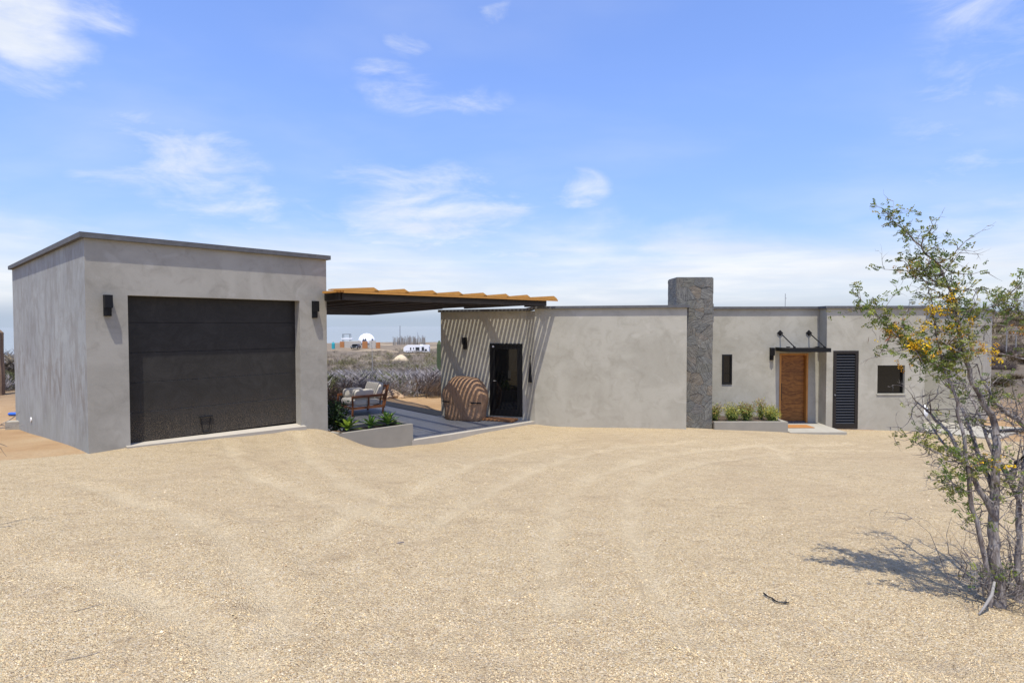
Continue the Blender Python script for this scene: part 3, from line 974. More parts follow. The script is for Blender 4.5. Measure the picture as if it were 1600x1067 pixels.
def build_house():
    h = thing('house', (5.0, 17.5, -0.8), 'long low grey plastered house with stone chimney and dark parapet coping', 'house')
    gd = (1.58, 2.55, -0.52, 1.51)
    wl = [(E0, E1, [gd], 2.42), (E1, W1L, [], 2.42), (W1L, W1R, [], 2.47), (W1R, W2L, [], 2.47),
          (W2L, W2R, [(1.06, 1.34, .32, 1.17), (2.72, 3.54, -.80, 1.20)], 2.48), (W2R, W3L, [], 2.48),
          (W3L, W3R, [(.19, .89, -.90, 1.29), (1.44, 2.21, .08, .88)], 2.48), (W3R, W4A, [], 2.45), (W4A, W4R, [], 2.45),
          (W4R, HPOLY[10], [], 2.45), (HPOLY[10], HPOLY[11], [], 2.45), (HPOLY[11], HPOLY[12], [], 2.43), (HPOLY[12], E0, [], 2.41)]
    for p0, p1, ops, zt in wl:
        wall(p0, p1, HB, zt - .001, 0.16, ops).build('wall', 'stucco', h)
    ins = offset_ring(HPOLY, -0.17)
    MB().prism([tuple(p) for p in ins], 2.2, 2.3).build('roof', 'concrete', h)
    coping(HPOLY, HZ, [z + 0.07 for z in HZ], 0.065, 0.22).build('coping', 'coping', h)

    # glass door under the pergola
    d = MB(); frame_ring(d, E0, E1, gd[0] - .005, gd[1] + .005, gd[2], gd[3] + .005, .065, -.07, .028)
    gdo = d.build('glass_door', 'steel_black', h)
    m = MB(); frame_ring(m, E0, E1, gd[0] + .066, gd[1] - .066, gd[2] + .066, gd[3] - .066, .085, -.06, .012, .12); m.build('sash', 'steel_black', gdo)
    m = MB(); slab(m, E0, E1, gd[0] + .149, gd[1] - .149, gd[2] + .184, gd[3] - .149, -.035, -.025); m.build('pane', 'window_glass', gdo)
    m = MB(); a = on(E0, E1, gd[0] + .11, .013)
    m.tube([(a[0], a[1], .46), (*on(E0, E1, gd[0] + .11, .05), .46), (*on(E0, E1, gd[0] + .20, .05), .46)], .011, 6); m.build('handle', 'post_metal', gdo)
    m = MB(); m.tube([(*on(E0, E1, gd[0] + .10, .012), 1.43), (*on(E0, E1, gd[0] + .10, .035), 1.43)], .028, 10); m.build('closer_knob', 'white_paint', gdo)

    # narrow window
    w = MB(); frame_ring(w, W2L, W2R, 1.055, 1.345, .315, 1.175, .045, -.06, .02)
    wo = w.build('window', 'steel_black', h); tag(wo, 'narrow upright window')
    m = MB(); slab(m, W2L, W2R, 1.099, 1.301, .359, 1.131, -.03, -.02); m.build('pane', 'window_glass', wo)
    m = MB(); slab(m, W2L, W2R, 1.099, 1.301, .63, .645, -.0195, -.006); m.build('glazing_bar', 'steel_black', wo)
    # square window
    w = MB(); frame_ring(w, W3L, W3R, 1.436, 2.214, .076, .884, .035, -.13, -.075)
    wo = w.build('window', 'steel_black', h); tag(wo, 'square window')
    m = MB(); slab(m, W3L, W3R, 1.47, 2.18, .11, .85, -.115, -.105); m.build('pane', 'window_glass', wo)
    m = MB(); slab(m, W3L, W3R, 1.42, 2.23, .045, .0755, -.12, .02); m.build('sill', 'stucco', wo)

    # front door
    u0, u1, z0, z1 = 2.72, 3.54, -.80, 1.20
    f = MB(); frame_ring(f, W2L, W2R, u0 - .003, u1 + .003, z0, z1 + .003, .05, -.155, .012, .001)
    do = f.build('front_door', 'frame_wood', h)
    m = MB(); slab(m, W2L, W2R, u0 + .05, u1 - .05, z0 + .03, z1 - .05, -.14, -.095); m.build('door_leaf', 'door_wood', do)
    m = MB(); m.bar((*on(W2L, W2R, u0 + .085, -.06), -.18), (*on(W2L, W2R, u0 + .085, -.06), .34), .022, .022, (0, 1, 0))
    for zz in (-.1, .26): m.bar((*on(W2L, W2R, u0 + .085, -.094), zz), (*on(W2L, W2R, u0 + .085, -.07), zz), .016, .016)
    m.build('pull_handle', 'steel_black', do)
    m = MB(); slab(m, W2L, W2R, u0 + .05, u1 - .05, z0, z0 + .028, -.15, -.02); m.build('threshold', 'coping', do)

    # louvred door
    u0, u1, z0, z1 = .19, .89, -.90, 1.29
    f = MB(); frame_ring(f, W3L, W3R, u0 - .004, u1 + .004, z0, z1 + .004, .085, -.08, .018, .13)
    lo = f.build('louvre_door', 'steel_bronze', h)
    m = MB(); slab(m, W3L, W3R, u0 + .08, u1 - .08, z0 + .1, z1 - .08, -.10, -.085); m.build('backing', 'dark_cloth', lo)
    n = 25; zz0, zz1 = z0 + .135, z1 - .085; st = (zz1 - zz0) / n
    for k in range(n):
        zc = zz0 + (k + .5) * st
        m = MB(); a = (u0 + .086, u1 - .086)
        pr = [(.006, zc - st * .46), (.014, zc - st * .44), (-.048, zc + st * .48), (-.056, zc + st * .44)]
        m.loft([[(*on(W3L, W3R, u, o), z) for o, z in pr] for u in a]); m.build('slat', 'steel_louvre', lo)
    m = MB(); m.tube([(*on(W3L, W3R, u0 + .04, .019), .05), (*on(W3L, W3R, u0 + .04, .05), .05)], .018, 8); m.build('knob', 'post_metal', lo)

    # door canopy with two tie rods
    x0, x1, y0, y1, za, zb = 7.59, 8.74, 16.598, 15.76, 1.275, 1.385
    c = MB()
    c.box(((x0 + x1) / 2, y1 + .02, (za + zb) / 2), (x1 - x0, .04, zb - za))
    for xx in (x0 + .02, x1 - .02): c.box((xx, (y0 + y1 + .04) / 2, (za + zb) / 2), (.04, y0 - y1 - .042, zb - za - .002))
    co = c.build('canopy', 'steel_black', h)
    MB().box(((x0 + x1) / 2, (y0 + y1 + .04) / 2, zb - .02), (x1 - x0 - .082, y0 - y1 - .045, .012)).build('canopy_panel', 'steel_bronze', co)
    for xx in (7.72, 8.55):
        m = MB(); w2 = W2L[1]; r = .085
        m.loft([[(xx + r * cos(k * pi / 2), w2 - o, 1.79 + r * sin(k * pi / 2)) for k in range(4)] for o in (.025, .001)]); m.build('wall_plate', 'steel_black', co)
        m = MB(); m.tube([(xx, w2 - .03, 1.79), (xx + .06, y1 + .10, zb + .03)], .016, 8)
        m.box((xx + .06, y1 + .10, zb + .02), (.05, .05, .04)); m.build('tie_rod', 'steel_black', co)
        MB().box((xx + .1, 16.3, zb + .012), (.09, .06, .024)).build('bracket', 'steel_black', co)
    return h


def m_louvre(t, b):
    setb(t, b, t.mix(t.noise(objco(t), 4, 3), (0.018, 0.019, 0.021, 1), (0.026, 0.027, 0.030, 1)), 0.5, 0, 0.35)
mat('steel_louvre', m_louvre)
house = build_house()
_a = V2(E1) - V2(E0); _a /= np.hypot(*_a)
wall_lamp(on(E0, E1, .80), (_a[1], -_a[0]), 1.68, .34, 'black wall lamp in the pergola shade, left of the glass door')
wall_lamp((7.48, 16.6), (0, -1), 1.37, .36, 'black wall lamp left of the wooden front door, below the canopy edge')


# chimney: core and irregular flagstones, each stone its own piece
def clip(poly, a, b, c):
    """keep the part of poly where a*x+b*y<=c"""
    out = []
    for i in range(len(poly)):
        p, q = poly[i - 1], poly[i]
        dp, dq = a * p[0] + b * p[1] - c, a * q[0] + b * q[1] - c
        if (dp <= 0) != (dq <= 0):
            t = dp / (dp - dq); out.append((p[0] + t * (q[0] - p[0]), p[1] + t * (q[1] - p[1])))
        if dq <= 0: out.append(q)
    return out


def flagstones(w, h, sx, sy, rng):
    pts = []
    ny = max(1, int(round(h / sy))); nx = max(1, int(round(w / sx)))
    for j in range(ny):
        k = nx + rng.choice((-1, 0, 0, 1)) if nx > 1 else nx
        k = max(1, k)
        for i in range(k):
            pts.append(((i + .5 + rng.uniform(-.46, .46)) * w / k, (j + .5 + rng.uniform(-.62, .62)) * h / ny))
    cells = []
    for i, p in enumerate(pts):
        poly = [(0, 0), (w, 0), (w, h), (0, h)]
        for j, q in enumerate(pts):
            if i == j: continue
            a, b = (q[0] - p[0]), (q[1] - p[1]) * 1.35
            c = a * (p[0] + q[0]) / 2 + b * (p[1] + q[1]) / 2
            poly = clip(poly, a, b, c)
            if len(poly) < 3: break
        if len(poly) >= 3: cells.append(poly)
    return cells


def build_chimney():
    x0, x1, y0, y1, zb, zt = 4.38, 5.34, 15.34, 16.16, -1.1, 3.27
    core = MB().box(((x0 + x1) / 2, (y0 + y1) / 2, (zb + zt) / 2), (x1 - x0 - .04, y1 - y0 - .04, zt - zb)).build('chimney', 'mortar', house)
    rng = random.Random(21)

    def stones(org, ax, n, w, h, sx, sy):
        for poly in flagstones(w, h, sx, sy, rng):
            cx = sum(p[0] for p in poly) / len(poly); cy = sum(p[1] for p in poly) / len(poly)
            k = 0.999; d = rng.uniform(.010, .020); tilt = (rng.uniform(-.035, .035), rng.uniform(-.02, .02))
            def P(u, v, o): return (org[0] + ax[0] * u + n[0] * o, org[1] + ax[1] * u + n[1] * o, org[2] + v)
            r0 = []; r1 = []; r2 = []
            for u, v in poly:
                uu, vv = cx + (u - cx) * k, cy + (v - cy) * k
                o = d + tilt[0] * (u - cx) + tilt[1] * (v - cy)
                r0.append(P(uu, vv, -.02)); r1.append(P(uu, vv, o - .003 + rng.uniform(-.002, .002)))
                r2.append(P(cx + (u - cx) * (k - .022), cy + (v - cy) * (k - .022), o + rng.uniform(-.001, .004)))
            m = MB(); m.loft([r0, r1, r2]); m.build('stone', 'stone', core)
    fw = x1 - x0
    stones((x0, y0, zb), (1, 0), (0, -1), fw, zt - zb, .27, .235)
    stones((x0, y1, 2.2), (0, -1), (-1, 0), y1 - y0, zt - 2.2, .26, .22)
    stones((x1, y0, 1.6), (0, 1), (1, 0), y1 - y0, zt - 1.6, .34, .30)
    m = MB(); m.box(((x0 + x1) / 2, (y0 + y1) / 2, zt + .012), (fw - .01, y1 - y0 - .01, .022)); m.build('chimney_cap', 'coping', core)


build_chimney()

# ------------------------------------------------------------------ pergola
PD = V2((.7433, .6689)); PN = V2((-.6689, .7433)); PP = V2((-3.42, 11.585)); PLEN, PDEP = 5.92, 9.8


def PG(a, s, z): p = PP + PD * a + PN * s; return (p[0], p[1], z - 0.010 * s)


def gar_a(s):
    """where a slat row meets the garage's side wall"""
    c = V2(G(GW, 0)); w = GN; p = PP + PN * s
    M = np.array([[PD[0], -w[0]], [PD[1], -w[1]]]); k = np.linalg.solve(M, c - p)
    return k[0] + .01


def a_end(s):
    """right-hand limit of the roof: over the entrance wall first, then along the free rear edge"""
    if s < .55: return PLEN
    if s < 3.1: return max(PLEN - (s - .55) * .40, 4.6)
    return 4.6 + (s - 3.1) * .19


def build_pergola():
    p = thing('pergola', (-1.2, 14.2, -0.6), 'dark steel pergola roofed with orange wood slats between garage and house', 'pergola')
    zs = 2.735
    jh = .165; zt = zs - .03
    m = MB(); m.bar(PG(-.0, 0, zt - jh / 2), PG(PLEN - .1, 0, zt - jh / 2), .06, jh); m.build('front_beam', 'steel_bronze', p)
    m = MB(); m.bar(PG(-1.6, PDEP, zt - jh / 2), PG(a_end(PDEP), PDEP, zt - jh / 2), .06, jh); m.build('rear_beam', 'steel_bronze', p)
    m = MB(); m.bar(PG(4.62, 3.12, zt - jh / 2), PG(a_end(PDEP) - .04, PDEP - .04, zt - jh / 2), .06, jh); m.build('edge_beam', 'steel_bronze', p)
    q = G(GW, .06)
    m = MB(); m.bar(PG(-.035, .02, zt - jh / 2), (q[0] + .03, q[1] + .02, zt - jh / 2), .05, jh); m.build('end_beam', 'steel_bronze', p)
    a0 = V2(PG(-.035, .02, 0)[:2]); b0 = V2(q)
    nd = (b0 - a0) / np.hypot(*(b0 - a0)); ou = V2((nd[1], -nd[0])); ou = ou if ou[0] < 0 else -ou
    for k in range(12):
        c = a0 + (b0 - a0) * (k + .5) / 12 + ou * .036
        m = MB(); m.box((c[0], c[1], zt - jh / 2), (.02, .018, jh - .01), math.atan2(nd[1], nd[0]))
        m.build('fin', 'steel_bronze', p)
    n = 8; st = (PLEN - .12) / n
    for k in range(n + 1):
        a = .02 + k * st
        ss = PDEP - .04 if a < 4.55 else max(.3, .55 + (PLEN - a) / .40)
        m = MB(); m.bar(PG(a, .035, zt - jh / 2 - .006), PG(a, ss, zt - jh / 2 - .006), .085, jh - .012); m.build('joist', 'steel_bronze', p)
    # slats: every row is made of short boards lapped one over the next, which gives the stepped edge
    pitch, w, th = .107, .064, .020
    rows = int(PDEP / pitch)
    lift = .040
    edges = [-.02 + k * st for k in range(n)] + [PLEN + .16]
    for r in range(-1, rows):
        s = r * pitch - .06
        aL = max(gar_a(max(s, .75)), -3.2) if s > .7 else (-.28 if s < 0 else -.05)
        aR = a_end(max(s, 0)) + (.16 if s < .6 else .06)
        mrow = MB()
        for k in range(n + 4):
            b0_ = aL if k == 0 else -.02 + k * st - .06
            b1_ = min(-.02 + (k + 1) * st + .04, aR)
            if k == n - 1 and aR > PLEN: b1_ = aR
            if b0_ > aR - .1 or (k >= n and aR < PLEN + .3): break
            if r == -1:      # front boards: wedges with a raised right end
                mm = MB(); zb = zs - .020; zl, zr_ = zs + .004, zs + .070
                b1_ = min(b1_, aR)
                pr = [(b0_, zb), (b1_, zb), (b1_, zs + .008), (b1_ - .12, zr_), (b0_, zl)]
                mm.loft([[PG(a, s + o, z) for a, z in pr] for o in (0, w)]); mm.build('board', 'roof_wood', p)
            else:
                A, B = (b0_, zs + .004), (b1_, zs + lift)
                mrow.hexa([PG(A[0], s, A[1] - th), PG(B[0], s, B[1] - th), PG(B[0], s + w, B[1] - th), PG(A[0], s + w, A[1] - th),
                           PG(A[0], s, A[1]), PG(B[0], s, B[1]), PG(B[0], s + w, B[1]), PG(A[0], s + w, A[1])])
        if r > -1: mrow.build('slat', 'roof_wood', p)
    # edging strip that runs along the front and round to the garage corner
    m = MB(); m.bar(PG(-.03, -.150, zs - .043), PG(PLEN + .20, -.150, zs - .043), .03, .044)
    m.build('edge_board', 'roof_wood', p)
    m = MB(); c = G(GW - .14, -.16); m.bar(PG(-.037, -.15, zs - .030), (c[0], c[1], zs - .03), .09, .044); m.build('edge_board', 'roof_wood', p)
    return p


build_pergola()

# ------------------------------------------------------------------ patio
CB = V2((-2.27, 13.12)); CD = V2((.745, .667)); CD /= np.hypot(*CD); CN = V2((-CD[1], CD[0]))
FZ = -0.60


def CP(a, s, z=None):
    p = CB + CD * a + CN * s
    return (p[0], p[1]) if z is None else (p[0], p[1], z)


def build_patio():
    base = MB().prism([CP(-4.6, .14), CP(4.35, .14), CP(4.35, 2.4), CP(3.1, 2.95), CP(3.1, 9.3), CP(-5.6, 9.3)], -1.2, FZ - .012).build('patio', 'grout')
    structure(base)
    m = MB(); m.prism([CP(-.02, 0), CP(3.98, 0), CP(3.98, .135), CP(-.02, .135)], -1.2, FZ - .004)
    structure(m.build('kerb', 'curb'))

    def tile(a0, a1, s0, s1):
        j = .008; m = MB()
        m.prism([CP(a0 + j, s0 + j), CP(a1 - j, s0 + j), CP(a1 - j, s1 - j), CP(a0 + j, s1 - j)], FZ - .05, FZ + rnd.uniform(-.0015, .0015))
        m.build('tile', 'slate_tile', base)
    w = .78; a = -4.6
    k = 0
    while a < 4.3:
        b = a + w
        tile(a, b, .137, .40) if a > -1 else None
        s = .40 if a > -1 else 1.2
        e = 9.2 if b < 3.15 else 2.6
        off = (1.4 if k % 2 else 2.6); first = True
        while s < e - .05:
            s2 = min(e, s + (off if first else 3.0)); first = False
            if e - s2 < .4: s2 = e
            tile(a, b, s, s2); s = s2
        a = b; k += 1


build_patio()


def planter_garage():
    t = thing('planter', (-3.0, 12.9, -.75), 'low grey plastered planter beside the garage, edging the slate patio', 'planter')
    P = [(-3.88, 12.16), (-3.60, 11.93), (-2.27, 13.13), (-2.27 - .86 * .68, 13.13 + .86 * .73)]
    z = -.225; th = .085
    def seg(a, b, za=z, zb=z):
        a = V2(a); b = V2(b); d = (b - a) / np.hypot(*(b - a)); n = V2((-d[1], d[0])) * th
        m = MB(); m.prism([tuple(a), tuple(b), tuple(b + n), tuple(a + n)], [-1.2] * 4, [za, zb, zb, za]); return m
    seg(P[0], P[1]).build('side_panel', 'planter_plaster', t)
    seg(V2(P[1]) + V2((.003, -.002)), P[2]).build('front_panel', 'planter_plaster', t)
    b = V2(P[2]) + V2((-.06, .066)); seg(tuple(b), P[3]).build('side_panel', 'planter_plaster', t)
    e = V2(P[3]); f = e + V2((-.745, -.667)) * 1.25
    seg(tuple(e), tuple(f)).build('back_panel', 'planter_plaster', t)
    m = MB(); m.prism([(-3.84, 12.22), (-3.58, 12.03), (-2.33, 13.16), (-2.86, 13.70), (-3.75, 12.93)], -1.1, -.30)
    m.build('soil', 'soil', t)
    return t


planter_garage()


def planter_front():
    t = thing('planter', (6.3, 15.8, -.85), 'low grey plastered planter between stone chimney and front door', 'planter')
    x0, x1, y0, y1, z = 5.36, 7.31, 15.2, 16.59, -.545
    m = MB(); m.prism([(x0, y0), (x1, y0), (x1, y0 + .12), (x0, y0 + .12)], -1.3, z); m.build('front_panel', 'planter_plaster', t)
    m = MB(); m.prism([(x1 - .12, y0 + .121), (x1, y0 + .121), (x1, y1), (x1 - .12, y1)], -1.3, z - .001); m.build('side_panel', 'planter_plaster', t)
    m = MB(); m.prism([(x0, y0 + .122), (x1 - .122, y0 + .122), (x1 - .122, y1), (x0, y1)], -1.2, -.60); m.build('soil', 'soil', t)
    m = MB(); m.prism([(7.315, 15.08), (8.80, 15.08), (8.80, 16.17), (8.84, 16.17), (8.84, 16.59), (7.315, 16.59)], -.87, -.80)
    tag(m.build('doorstep', 'concrete', base=(8.0, 15.8, -.87)), 'pale concrete doorstep slab below the wooden front door', 'step')
    m = MB(); m.box((7.85, 15.92, -.79), (.86, .46, .018), 0, .004)
    tag(m.build('doormat', 'mat_coir', base=(7.85, 15.92, -.80)), 'orange coir doormat on the doorstep at the wooden front door', 'doormat')
    p = on(E0, E1, 2.02, .34); an = math.atan2(E1[1] - E0[1], E1[0] - E0[0])
    m = MB(); m.box((p[0], p[1], FZ + .03), (.92, .42, .055), an, .01)
    tag(m.build('doormat', 'mat_brown', base=(p[0], p[1], FZ)), 'brown doormat on the patio before the glass door', 'doormat')
    # concrete pad at the right end of the house
    m = MB(); m.prism([(11.64, 16.0), (12.75, 15.05), (14.9, 16.6), (14.05, 17.05), (12.2, 18.5), (11.64, 16.25)], -1.3, -.965)
    structure(m.build('concrete_pad', 'concrete'))


planter_front()


# fitting on the return wall: long black wedge
def wedge():
    t = thing('hanging_tool', (.50, 15.80, .42), 'narrow black wedge-shaped tool hung on the shaded return wall beside the glass door', 'tool')
    n = V2((-.676, -.737)); c = V2((.505, 15.825))
    m = MB()
    w = V2((-.737, .676))
    r = []
    for z, a, o in ((1.10, .006, .012), (.85, .028, .02), (.6, .05, .03), (.46, .062, .03)):
        r.append([tuple(c + w * q * a + n * k) + (z,) for q, k in ((-1, .004), (-1, o + .004), (1, o + .004), (1, .004))])
    m.loft(r); m.build('blade', 'dark_cloth', t)
    m = MB(); m.tube([tuple(c + n * .004) + (1.10,), tuple(c + n * .02) + (1.16,), tuple(c + n * .004) + (1.2,)], .008, 5); m.build('hook', 'steel_black', t)


wedge()


# ------------------------------------------------------------------ covered grill
def grill():
    an = math.atan2(E1[1] - E0[1], E1[0] - E0[0])
    c = on(E0, E1, 1.02, .46); c = (c[0], c[1])
    t = thing('covered_grill', (*c, FZ), 'barbecue grill under a brown fitted cover, left of the glass door', 'grill')
    H = 1.19; W = .66; D = .36
    prof = [(0, .80, .92), (.02, .86, .97), (.12, .87, .96), (.25, .90, .95), (.40, .97, .97), (.50, 1.0, 1.0), (.60, 1.0, 1.0), (.68, .95, .98), (.76, .84, .93), (.84, .76, .86), (.91, .68, .78), (.96, .60, .66), (.99, .48, .5), (1.0, .25, .25)]
    n = 72; rings = []
    for f, wx, wy in prof:
        r = []
        for k in range(n):
            a = 2 * pi * k / n; e = .62 if f < .9 else .8
            ca, sa = cos(a), sin(a)
            x = W * wx * math.copysign(abs(ca) ** e, ca); y = D * wy * math.copysign(abs(sa) ** e, sa)
            fold = .022 * mnoise.noise((a * 2.2 + f * 1.5, f * 2.4, 3.1)) + .013 * sin(a * 9 + 5 * f + 2 * sin(f * 7)) * (1 - f) + .012 * mnoise.noise((x * 6, y * 6, f * 9))
            k2 = 1 + fold / .5
            z = FZ + H * f + (.02 * mnoise.noise((x * 3, y * 3, 7)) if .1 < f else 0) + .06 * (x / W) * -.35 * f
            X, Y = x * k2, y * k2
            r.append((c[0] + X * cos(an) - Y * sin(an), c[1] + X * sin(an) + Y * cos(an), z))
        rings.append(r)
    m = MB(); m.loft(rings); m.build('cover', 'grill_cover', t, smooth=True)
    for sx in (-1, 1):
        m = MB(); pts = []
        for q in np.linspace(.50, .90, 6):
            x = sx * W * q; y = -D * (1.0 - abs(q) ** 3.2 * .5) - .025
            pts.append((c[0] + x * cos(an) - y * sin(an), c[1] + x * sin(an) + y * cos(an), FZ + .515 - .02 * (q - .5)))
        for a, b in zip(pts[:-1], pts[1:]): m.bar(a, b, .012, .035)
        m.build('strap', 'dark_cloth', t)


grill()


# ------------------------------------------------------------------ lounge chair
def lounge():
    b = V2((-4.60, 16.55)); f = V2((.76, .65)); s = V2((-.65, .76))       # f towards the backrest, s across
    L, W = 1.02, .98
    t = thing('lounge_chair', (*(b + f * .5 + s * .5), FZ), 'wooden outdoor lounge chair with thick cream cushions on the patio', 'lounge chair')
    P = lambda a, c, z: (*(b + f * a + s * c), FZ + z)
    zr = .56
    for c in (0, W):
        m = MB(); m.bar(P(0, c, 0), P(0, c, zr + .03), .05, .05, (1, 0, 0)); m.build('leg', 'chair_wood', t)
        m = MB(); m.bar(P(L - .06, c, 0), P(L - .02, c, zr + .03), .05, .05, (1, 0, 0)); m.build('leg', 'chair_wood', t)
        m = MB(); m.bar(P(L - .02, c, .18), P(L + .13, c, .86), .045, .05, (1, 0, 0)); m.build('back_post', 'chair_wood', t)
        m = MB(); m.bar(P(.03, c, zr), P(L - .05, c, zr), .05, .07); m.build('arm_rail', 'chair_wood', t)
        m = MB(); m.bar(P(.026, c, .23), P(L - .075, c, .23), .035, .075); m.build('side_rail', 'chair_wood', t)
        m = MB(); m.bar(P(L * .5, c, .268), P(L * .5, c, zr - .035), .04, .04, (1, 0, 0)); m.build('spindle', 'chair_wood', t)
    for a, z in ((0, .23), (L - .06, .23)):
        m = MB(); m.bar(P(a, .026, z), P(a, W - .026, z), .035, .075); m.build('seat_rail', 'chair_wood', t)
    m = MB(); m.bar(P(L + .12, .024, .81), P(L + .12, W - .024, .81), .035, .07); m.build('top_rail', 'chair_wood', t)
    for k in range(5):
        m = MB(); c = .1 + k * .195; m.bar(P(L + .0, c, .27), P(L + .115, c, .775), .03, .02); m.build('back_slat', 'chair_wood', t)

    def cushion(a0, a1, c0, c1, z0, z1, lean=0.0):
        n = 32; rings = []
        for f_, k in ((0, .86), (.08, .95), (.3, 1.0), (.7, 1.0), (.92, .95), (1, .84)):
            r = []
            for i in range(n):
                an = 2 * pi * i / n; ca, sa = cos(an), sin(an); e = .35
                x = math.copysign(abs(ca) ** e, ca) * k; y = math.copysign(abs(sa) ** e, sa) * k
                z = z0 + (z1 - z0) * f_
                bul = 1 + .02 * sin(3 * an)
                r.append(P((a0 + a1) / 2 + (a1 - a0) / 2 * x * bul + lean * f_, (c0 + c1) / 2 + (c1 - c0) / 2 * y, z + (.02 * (1 - x * x) if f_ == 1 else 0)))
            rings.append(r)
        m = MB(); m.loft(rings); return m.build('cushion', 'cushion', t, smooth=True)
    cushion(.02, L - .08, .04, W - .04, .275, .47)
    cushion(L - .27, L - .07, .05, W - .05, .475, .90, .12)
    cushion(.10, L - .30, .05, .24, .475, .74, .0)
    cushion(.10, L - .30, W - .24, W - .05, .475, .72, .0)


lounge()


# ------------------------------------------------------------------ plants
def leaf_blade(m, cols, base, az, el0, length, width, droop, col, seg=4, fold=.18):
    o = len(m.v); vs = []; fs = []
    p = Vector(base); el = el0
    h = Vector((cos(az), sin(az), 0)); sd = Vector((-sin(az), cos(az), 0))
    for i in range(seg + 1):
        f = i / seg
        w = width * (0.35 + 1.3 * f) if f < .45 else width * (.935) * (1 - ((f - .45) / .55) ** 1.8)
        up = Vector((0, 0, 1)) * cos(el) - h * sin(el)
        vs += [p - sd * w / 2 + up * w * fold, p + Vector((0, 0, 0)), p + sd * w / 2 + up * w * fold]
        el = el0 - droop * f
        p = p + (h * cos(el) + Vector((0, 0, 1)) * sin(el)) * (length / seg)
    for i in range(seg):
        a = i * 3; fs += [(a, a + 1, a + 4, a + 3), (a + 1, a + 2, a + 5, a + 4)]
    m.add(vs, fs)
    for i in range(len(vs)):
        k = .85 + .3 * (i / len(vs)); cols.append((col[0] * k, col[1] * k, col[2] * k, 1))


def rosette(x, y, z, r, n, label, pal, seed):
    rg = random.Random(seed)
    t = thing('agave', (x, y, z), label, 'agave', 'broad-leaved agaves in the planter by the garage')
    for i in range(n):
        m = MB(); cols = []
        f = i / n
        el = R(12 + 66 * f) + rg.uniform(-.12, .12)
        leaf_blade(m, cols, (x, y, z + .03 + .05 * f), i * 2.39996 + rg.uniform(-.2, .2), el, r * (1.05 - .25 * f) * rg.uniform(.85, 1.1), r * .30 * rg.uniform(.85, 1.15), rg.uniform(.1, .55), rg.choice(pal), 4)
        m.build('leaf', 'leaf', t, smooth=True, cols=cols)
    m = MB(); m.tube([(x, y, z - .05), (x, y, z + .06)], [.05, .035], 8); m.build('stem', 'cactus', t)


rosette(-3.62, 12.62, -.30, .36, 22, 'bright yellow-green agave nearest the garage in the planter', [(.24, .34, .04), (.28, .38, .05), (.18, .29, .04)], 1)
rosette(-3.20, 13.00, -.30, .30, 18, 'small dark green agave in the middle of the garage planter', [(.09, .19, .03), (.12, .23, .035), (.16, .27, .045)], 2)
rosette(-2.88, 13.30, -.30, .37, 22, 'large green agave at the patio end of the garage planter', [(.10, .20, .03), (.14, .25, .04), (.19, .30, .05)], 3)


def bushy(name, x, y, z, label, cat, group, h, r, stems, leaves, lsize, pal, seed, stemcol='bark', erect=.5, tipcol=None):
    """shrub of many stems with small leaves along them"""
    rg = random.Random(seed)
    t = thing(name, (x, y, z), label, cat, group)
    ms = MB(); ml = MB(); cols = []
    for k in range(stems):
        an = rg.uniform(0, 2 * pi); sp = rg.uniform(.15, 1) ** .7 * r; hh = h * rg.uniform(.55, 1.05) * (1 - .35 * (sp / r) * erect)
        bx, by = x + cos(an) * sp * .18, y + sin(an) * sp * .18
        pts = []
        for q in range(5):
            f = q / 4
            pts.append(Vector((bx + cos(an) * sp * f ** 1.3 + rg.uniform(-.02, .02), by + sin(an) * sp * f ** 1.3 + rg.uniform(-.02, .02), z + hh * f)))
        ms.tube(pts, [.010 * h + .002, .008 * h + .002, .006 * h + .0015, .004 * h + .001, .002], 4)
        for q in range(leaves):
            f = rg.uniform(.18, 1.0); i = min(int(f * 4), 3); p = pts[i].lerp(pts[i + 1], f * 4 - i)
            p = p + Vector((rg.gauss(0, 1), rg.gauss(0, 1), rg.gauss(0, 1))) * lsize * .9
            d = Vector((rg.gauss(0, 1), rg.gauss(0, 1), rg.gauss(.6, .8))).normalized(); e = d.cross(Vector((rg.gauss(0, 1), rg.gauss(0, 1), rg.gauss(0, 1)))).normalized()
            L = lsize * rg.uniform(.7, 1.4); Wd = L * rg.uniform(.28, .45)
            ml.add([p, p + d * L * .5 + e * Wd / 2, p + d * L, p + d * L * .5 - e * Wd / 2], [(0, 1, 2, 3)])
            c = rg.choice(pal)
            if tipcol and f > .72 and rg.random() < .6: c = tipcol
            j = rg.uniform(.75, 1.3); cols += [(c[0] * j, c[1] * j, c[2] * j, 1)] * 4
    ms.build('stem', stemcol, t)
    ml.build('foliage', 'leaf', t, cols=cols)
    return t


GP = [(.21, .27, .06), (.25, .31, .07), (.15, .22, .05), (.36, .36, .09)]
for i, (x, y, hh, rr, lab) in enumerate([
    (5.55, 15.85, .50, .20, 'feathery green shrub touching the stone chimney in the front planter'),
    (5.98, 15.65, .52, .26, 'widest feathery shrub in the front planter, below the narrow window'),
    (6.42, 15.75, .50, .22, 'feathery shrub with rusty tips right of the narrow window in the front planter'),
    (6.92, 15.95, .60, .16, 'tall thin sprig in the front planter, left of the yellow-tipped shrub'),
    (7.06, 15.60, .46, .20, 'yellow-tipped feathery shrub at the doorstep end of the front planter')]):
    bushy('shrub', x, y, -.61, lab, 'shrub', 'feathery shrubs in the front planter', hh, rr, 34 if rr > .17 else 14, 60, .045, GP, 40 + i, 'cactus', .4, (.42, .36, .07) if i in (1, 4) else (.33, .20, .06))
bushy('shrub', -3.93, 12.72, -.30, 'dark green shrub against the garage corner behind the planter wall', 'shrub', None, .66, .24, 26, 60, .075, [(.028, .055, .016), (.04, .075, .02), (.022, .04, .014)], 61, 'bark', .3)
